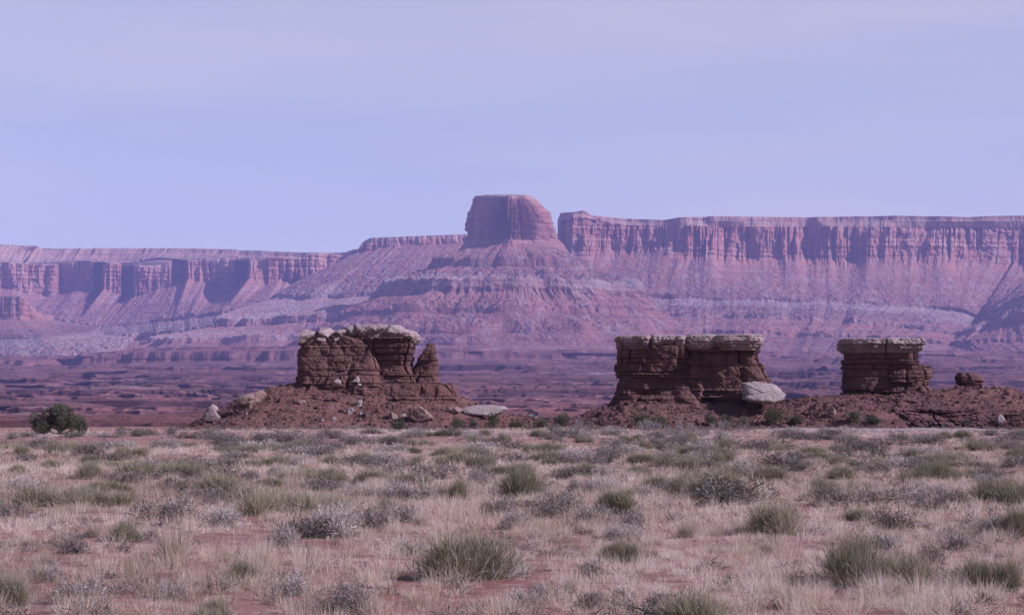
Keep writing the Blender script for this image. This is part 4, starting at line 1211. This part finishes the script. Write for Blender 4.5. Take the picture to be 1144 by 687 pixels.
P('G', 931, 553, 42, 18, 'small green shrub left of the purple-grey twiggy shrub')
P('S', 637, 571, 48, 20, 'grey shrub between the loose olive shrub and the spiky green one')
P('S', 20, 581, 42, 20, 'grey shrub near the left edge in the middle distance')
P('G', -4, 573, 24, 22, 'green shrub half cut by the left edge, middle distance')
P('P', 30, 549, 48, 15, 'low pale shrub near the left edge in the middle distance')
P('P', 1004, 557, 42, 11, 'low whitish shrub above the purple-grey twiggy shrub')
P('S', 1070, 568, 32, 15, 'small grey shrub left of the dark green right-edge shrub')
P('P', 92, 676, 50, 26, 'pale shrub in the left foreground beside the left-edge green shrub')
P('P', 330, 668, 46, 24, 'pale low shrub between the sparse green and the foreground grey shrubs')
P('T', 418, 556, 44, 26, 'straw tuft leaning beside the whitish feathery shrub')
P('T', 770, 600, 36, 24, 'orange-straw tuft in the middle of the right half')
# middle rows
for a in [('G', 170, 533, 80, 18), ('S', 222, 527, 52, 17), ('G', 57, 524, 30, 12), ('G', 103, 517, 28, 13), ('G', 362, 541, 40, 18), ('G', 335, 536, 44, 14), ('G', 427, 541, 56, 17), ('S', 480, 533, 46, 16),
          ('G', 863, 538, 48, 20), ('S', 884, 527, 40, 14), ('G', 768, 522, 62, 13), ('S', 1020, 522, 40, 14), ('S', 1122, 522, 46, 13), ('G', 910, 506, 42, 11), ('S', 678, 517, 34, 12), ('G', 858, 501, 40, 10),
          ('S', 620, 535, 44, 15), ('G', 655, 530, 50, 14), ('S', 540, 531, 40, 13), ('G', 300, 519, 48, 12), ('S', 395, 522, 44, 13), ('S', 130, 541, 44, 14), ('G', 20, 532, 40, 12), ('G', 715, 533, 50, 14),
          ('S', 975, 530, 44, 15), ('G', 1085, 535, 44, 15), ('G', 940, 518, 44, 12), ('S', 800, 537, 40, 15), ('G', 505, 518, 46, 11), ('S', 575, 517, 40, 12), ('P', 260, 512, 34, 10), ('P', 700, 506, 30, 9), ('T', 620, 560, 34, 22), ('T', 105, 600, 30, 20), ('T', 860, 620, 34, 22), ('T', 640, 660, 40, 26), ('T', 1000, 665, 44, 28), ('T', 470, 590, 28, 18), ('T', 1130, 545, 26, 16)]:
    P(*a)
# back rows: along the far edge of the plain
r_ = np.random.default_rng(9)
for px_ in (235, 252, 272, 292, 312, 330, 352, 372, 395):
    P('S', px_ + r_.uniform(-6, 6), r_.uniform(490, 495), r_.uniform(22, 42), r_.uniform(10, 15))
for px_ in (15, 32, 75, 88, 118, 132, 150, 164, 192, 208):
    P('S', px_ + r_.uniform(-4, 4), r_.uniform(485, 492), r_.uniform(14, 26), r_.uniform(7, 11))
for i in range(70):
    px_ = r_.uniform(380, 1160)
    P(r_.choice(['S', 'S', 'S', 'G', 'P']), px_, r_.uniform(484, 497), r_.uniform(16, 36), r_.uniform(7, 12))
for i in range(120):
    px_ = r_.uniform(-30, 1175)
    P(r_.choice(['S', 'G', 'G', 'S', 'P', 'T']), px_, 499 + 24 * r_.uniform(0, 1) ** 1.2, r_.uniform(22, 54), r_.uniform(8, 15))
for i in range(64):
    P(r_.choice(['S', 'G', 'S', 'G', 'T', 'P']), r_.uniform(-30, 1175), r_.uniform(522, 565), r_.uniform(22, 58), r_.uniform(10, 19))
for i in range(26):
    P(r_.choice(['S', 'P', 'T', 'P']), r_.uniform(-30, 1175), r_.uniform(570, 690), r_.uniform(26, 54), r_.uniform(14, 24))
# leafy bushes and bare shrubs at the foot of the hills
for px_, row, w, h in [(446, 483, 26, 15), (512, 481, 18, 16), (529, 480, 14, 12), (550, 481, 20, 20), (578, 481, 24, 12), (604, 481, 20, 15), (628, 481, 24, 20), (654, 480, 18, 10), (715, 481, 30, 22), (738, 481, 24, 18), (793, 478, 16, 17), (812, 478, 24, 15), (830, 478, 18, 12),
                       (862, 476, 26, 22), (888, 476, 22, 12), (955, 474, 24, 16), (975, 474, 22, 9), (1078, 478, 26, 10), (138, 487, 22, 10)]:
    P('B', px_, row, w, h)
for px_, row, w, h in [(648, 486, 26, 26), (690, 488, 18, 16), (722, 489, 30, 32), (738, 489, 22, 26), (765, 487, 26, 22), (806, 488, 26, 30), (830, 488, 20, 22), (395, 488, 22, 22), (1060, 487, 24, 18), (1020, 487, 22, 14)]:
    P('W', px_, row, w, h)

# labels for the many small ones: size, kind, row and the landmark they stand below, with an ordinal
LANDMARKS = [(-1e9, 'left of the juniper'), (68, 'right of the juniper'), (225, 'below the left hill'), (335, 'below the largest formation'), (500, 'below the long slab'), (610, 'below the central gap'),
             (688, 'below the wide formation'), (850, 'below the white boulder'), (940, 'below the square formation'), (1040, 'below the mushroom rock'), (1105, 'at the right end')]
def where(px_):
    return [n for a, n in LANDMARKS if px_ >= a][-1]
def band(row): return 'along the far edge' if row < 498 else ('in the back rows' if row < 521 else 'in the middle rows' if row < 565 else 'in the front rows')
ORD = ['first', 'second', 'third', 'fourth', 'fifth', 'sixth', 'seventh', 'eighth', 'ninth', 'tenth', 'eleventh', 'twelfth', 'thirteenth', 'fourteenth', 'fifteenth', 'sixteenth', 'seventeenth', 'eighteenth', 'nineteenth', 'twentieth']
cells = {}
for i, p in enumerate(plants):
    if p[5] is None:
        cells.setdefault((p[0], band(p[2]), where(p[1])), []).append(i)
auto = {}
for (k, bd, wh), ids in cells.items():
    ids.sort(key=lambda i: plants[i][1])
    nm = {'G': 'small green shrub', 'S': 'small grey shrub', 'P': 'small pale shrub', 'T': 'straw grass tuft', 'B': 'leafy green bush', 'W': 'leafless grey shrub'}[k]
    for n, i in enumerate(ids):
        auto[i] = f'{nm} {bd}, {wh}' + (f', {ORD[min(n, len(ORD) - 1)]} from left' if len(ids) > 1 else '')
shrub_xy = []
for i, (k, px_, row, w, h, lab) in enumerate(plants):
    nm, cat, mat, desc, grp, uw, uh = KIND[k]
    Y = CAM_Z * F / (row - HOR)
    x = (px_ - W / 2) / F * Y
    z = float(ground_z(x, Y))
    if k in 'BW':
        Y = slope_hit(px_, row - 1.5) or min(Y, 146)
        x, _, z = (float(c_) for c_ in at(px_, row, Y))
    me = PRO[k][i % len(PRO[k])]
    o = link(nm, me, M[mat], loc=(x, Y, z - .01))
    grow = 1.28 if k in 'GS' and 505 < row < 605 and w < 90 else 1.14 if k in 'GSP' else 1.05 if k in 'BW' else 1.0
    sw, sh = w / F * Y / uw * grow, h / F * Y / uh * grow
    o.scale = (sw, sw * .9, sh)
    o.rotation_euler = (0, 0, (i * 2.399) % 6.283)
    tag(o, lab or auto[i], cat, grp)
    if k == 'G' and w >= 40:
        link('dead_twig', DEAD[i % 3], M['twig'], o)
    shrub_xy.append((x, Y, .42 * w / F * Y))
shrub_xy = np.array(shrub_xy)

# ------------------------------------------------------------------ bunch grass over the plain (nobody could count it)
def dry_grass():
    r_ = np.random.default_rng(123)
    bases, tips, ws, bends, tints = [], [], [], [], []
    for (y0, y1, dens, blades, wmul) in [(11, 24, 14, 120, .55), (24, 40, 15, 64, .9), (40, 70, 12, 26, 1.8), (70, 135, 3.6, 16, 3.4)]:
        ymax_w = .34 * y1 + 6
        n = int((y1 - y0) * 2 * ymax_w * dens)
        y = r_.uniform(y0, y1, n); x = r_.uniform(-ymax_w, ymax_w, n)
        keep = np.abs(x) < .33 * y + 6
        patch = fbm(x / 3.2, y / 4.5, 0, 201, 4)
        fine = fbm(x / .8, y / .8, 0, 203, 2)
        keep &= (patch + .35 * fine + r_.uniform(-.35, .35, n)) > np.where(y < 24, -.30, -.50)
        # bare red strip and slickrock along the far edge
        px_ = x / y * F + W / 2
        bare = sstep(78, 88, y) * np.where(px_ < 390, 1.0, .55)
        keep &= r_.uniform(0, 1, n) > bare * (0.93 - .25 * sstep(108, 120, y))
        x, y = x[keep], y[keep]
        n = len(x)
        z = ground_z(x, y)
        hgt = (0.055 + .17 * r_.uniform(0, 1, n) ** 1.9) * (1 + .45 * sstep(0, .8, fbm(x / 2.5, y / 2.5, 0, 207, 3)))
        tone = (.56 + .28 * fbm(x / 4, y / 6, 0, 205, 3) + r_.normal(0, .17, n))
        sp = r_.uniform(.04, .15, n)
        nb = n * blades
        t = np.repeat(np.arange(n), blades)
        az = r_.uniform(0, 6.283, nb); q = sp[t] * np.sqrt(r_.uniform(0, 1, nb))
        b = np.stack([x[t] + np.cos(az) * q, y[t] + np.sin(az) * q, z[t] - .01], 1)
        lean = np.abs(r_.normal(0, .78, nb)).clip(0, 1.4)
        L = hgt[t] * r_.uniform(.5, 1.25, nb)
        az2 = az + r_.normal(0, .9, nb)
        up = np.stack([np.cos(az2) * np.sin(lean), np.sin(az2) * np.sin(lean), np.cos(lean)], 1)
        bases.append(b); tips.append(b + up * L[:, None])
        ws.append(r_.uniform(.0028, .0055, nb) * wmul)
        bends.append(np.stack([np.zeros(nb), np.zeros(nb), .12 * L * np.sin(lean)], 1))
        tints.append((tone[t] + r_.normal(0, .16, nb)).clip(0, 1))
    me = ribbon_mesh('dry_grass', [(np.concatenate(bases), np.concatenate(tips), np.concatenate(ws), np.concatenate(bends), np.concatenate(tints))])
    print('grass faces', len(me.polygons))
    return me
tag(link('dry_grass', dry_grass(), M['straw']), 'pale straw bunch grass covering the red plain', 'grass', kind='stuff')

def low_scrub():
    r_ = np.random.default_rng(321)
    sets = []
    for blades, (n, y0, y1) in ((22, (1500, 134, 141)), (18, (520, 141, 149))):      # thinning out up the red slopes
        px_ = r_.uniform(190, 1220, n); y = y0 + (y1 - y0) * r_.uniform(0, 1, n) ** 1.4
        x = (px_ - W / 2) / F * y
        z = np.maximum(np.maximum(hill_height(1, x, y) * (x < 9.5) * (x > -28) - 9 * ((x >= 9.5) | (x <= -28)), hill_height(2, x, y) * (x > 1.5) - 9 * (x <= 1.5)), ground_z(x, y))
        t = np.repeat(np.arange(n), blades); nb = len(t)
        rad = r_.uniform(.08, .26, n)
        d = r_.normal(size=(nb, 3)); d[:, 2] = np.abs(d[:, 2]); d /= np.linalg.norm(d, axis=1)[:, None]
        p = np.stack([x, y, z], 1)[t] + d * (rad[t] * r_.uniform(.2, 1, nb) ** .5)[:, None] * np.array([1, 1, .8])
        sets.append((p, p + d * r_.uniform(.04, .09, nb)[:, None], r_.uniform(.018, .034, nb), None, (r_.normal(.5, .25, n)[t] + r_.normal(0, .12, nb)).clip(0, 1)))
    for (y0, y1, dens, blades, wmul) in [(11, 26, 3.2, 60, 1.0), (26, 50, 2.4, 36, 1.7), (50, 132, 1.1, 20, 3.2)]:
        xm = .36 * y1 + 3
        n = int((y1 - y0) * 2 * xm * dens)
        y = r_.uniform(y0, y1, n); x = r_.uniform(-xm, xm, n)
        keep = (np.abs(x) < .34 * y + 3) & (fbm(x / 2.6, y / 3.6, 4.4, 231, 3) + r_.uniform(-.5, .5, n) > .0)
        keep &= r_.uniform(0, 1, n) > .7 * sstep(82, 90, y) * np.where(x / y * F + W / 2 < 390, 1, .3)
        x, y = x[keep], y[keep]; n = len(x)
        z = ground_z(x, y)
        t = np.repeat(np.arange(n), blades); nb = len(t)
        rad = r_.uniform(.06, .17, n)
        d = r_.normal(size=(nb, 3)); d[:, 2] = np.abs(d[:, 2]); d /= np.linalg.norm(d, axis=1)[:, None]
        p = np.stack([x, y, z], 1)[t] + d * (rad[t] * r_.uniform(.2, 1, nb) ** .5)[:, None] * np.array([1, 1, .75])
        dd = d + r_.normal(0, .6, (nb, 3)); dd[:, 2] = np.abs(dd[:, 2])
        sets.append((p, p + dd * r_.uniform(.02, .06, nb)[:, None], r_.uniform(.004, .008, nb) * wmul, None, (r_.normal(.42, .22, n)[t] + r_.normal(0, .12, nb)).clip(0, 1)))
    return ribbon_mesh('low_scrub', sets)
tag(link('low_scrub', low_scrub(), M['sage']), 'low grey-brown scrub and dead stubble between the grass', 'scrub', kind='stuff')

# ------------------------------------------------------------------ the air
bm = bmesh.new()
bmesh.ops.create_cube(bm, size=1)
me = bpy.data.meshes.new('haze')
bm.to_mesh(me); bm.free()
hz = link('haze', me, None, loc=(0, 6100, 380))
hz.scale = (16000, 12600, 960)
hm = bpy.data.materials.new('air_haze')
hm.use_nodes = True
hm.node_tree.nodes.clear()
ho = hm.node_tree.nodes.new('ShaderNodeOutputMaterial')
hv = hm.node_tree.nodes.new('ShaderNodeVolumePrincipled')
hv.inputs['Density'].default_value = HAZE
hv.inputs['Color'].default_value = (*HAZE_COL, 1)
hv.inputs['Anisotropy'].default_value = 0.0
hm.node_tree.links.new(hv.outputs['Volume'], ho.inputs['Volume'])
me.materials.append(hm)
tag(hz, 'thin blue haze filling the air towards the far cliffs', 'haze', kind='stuff')
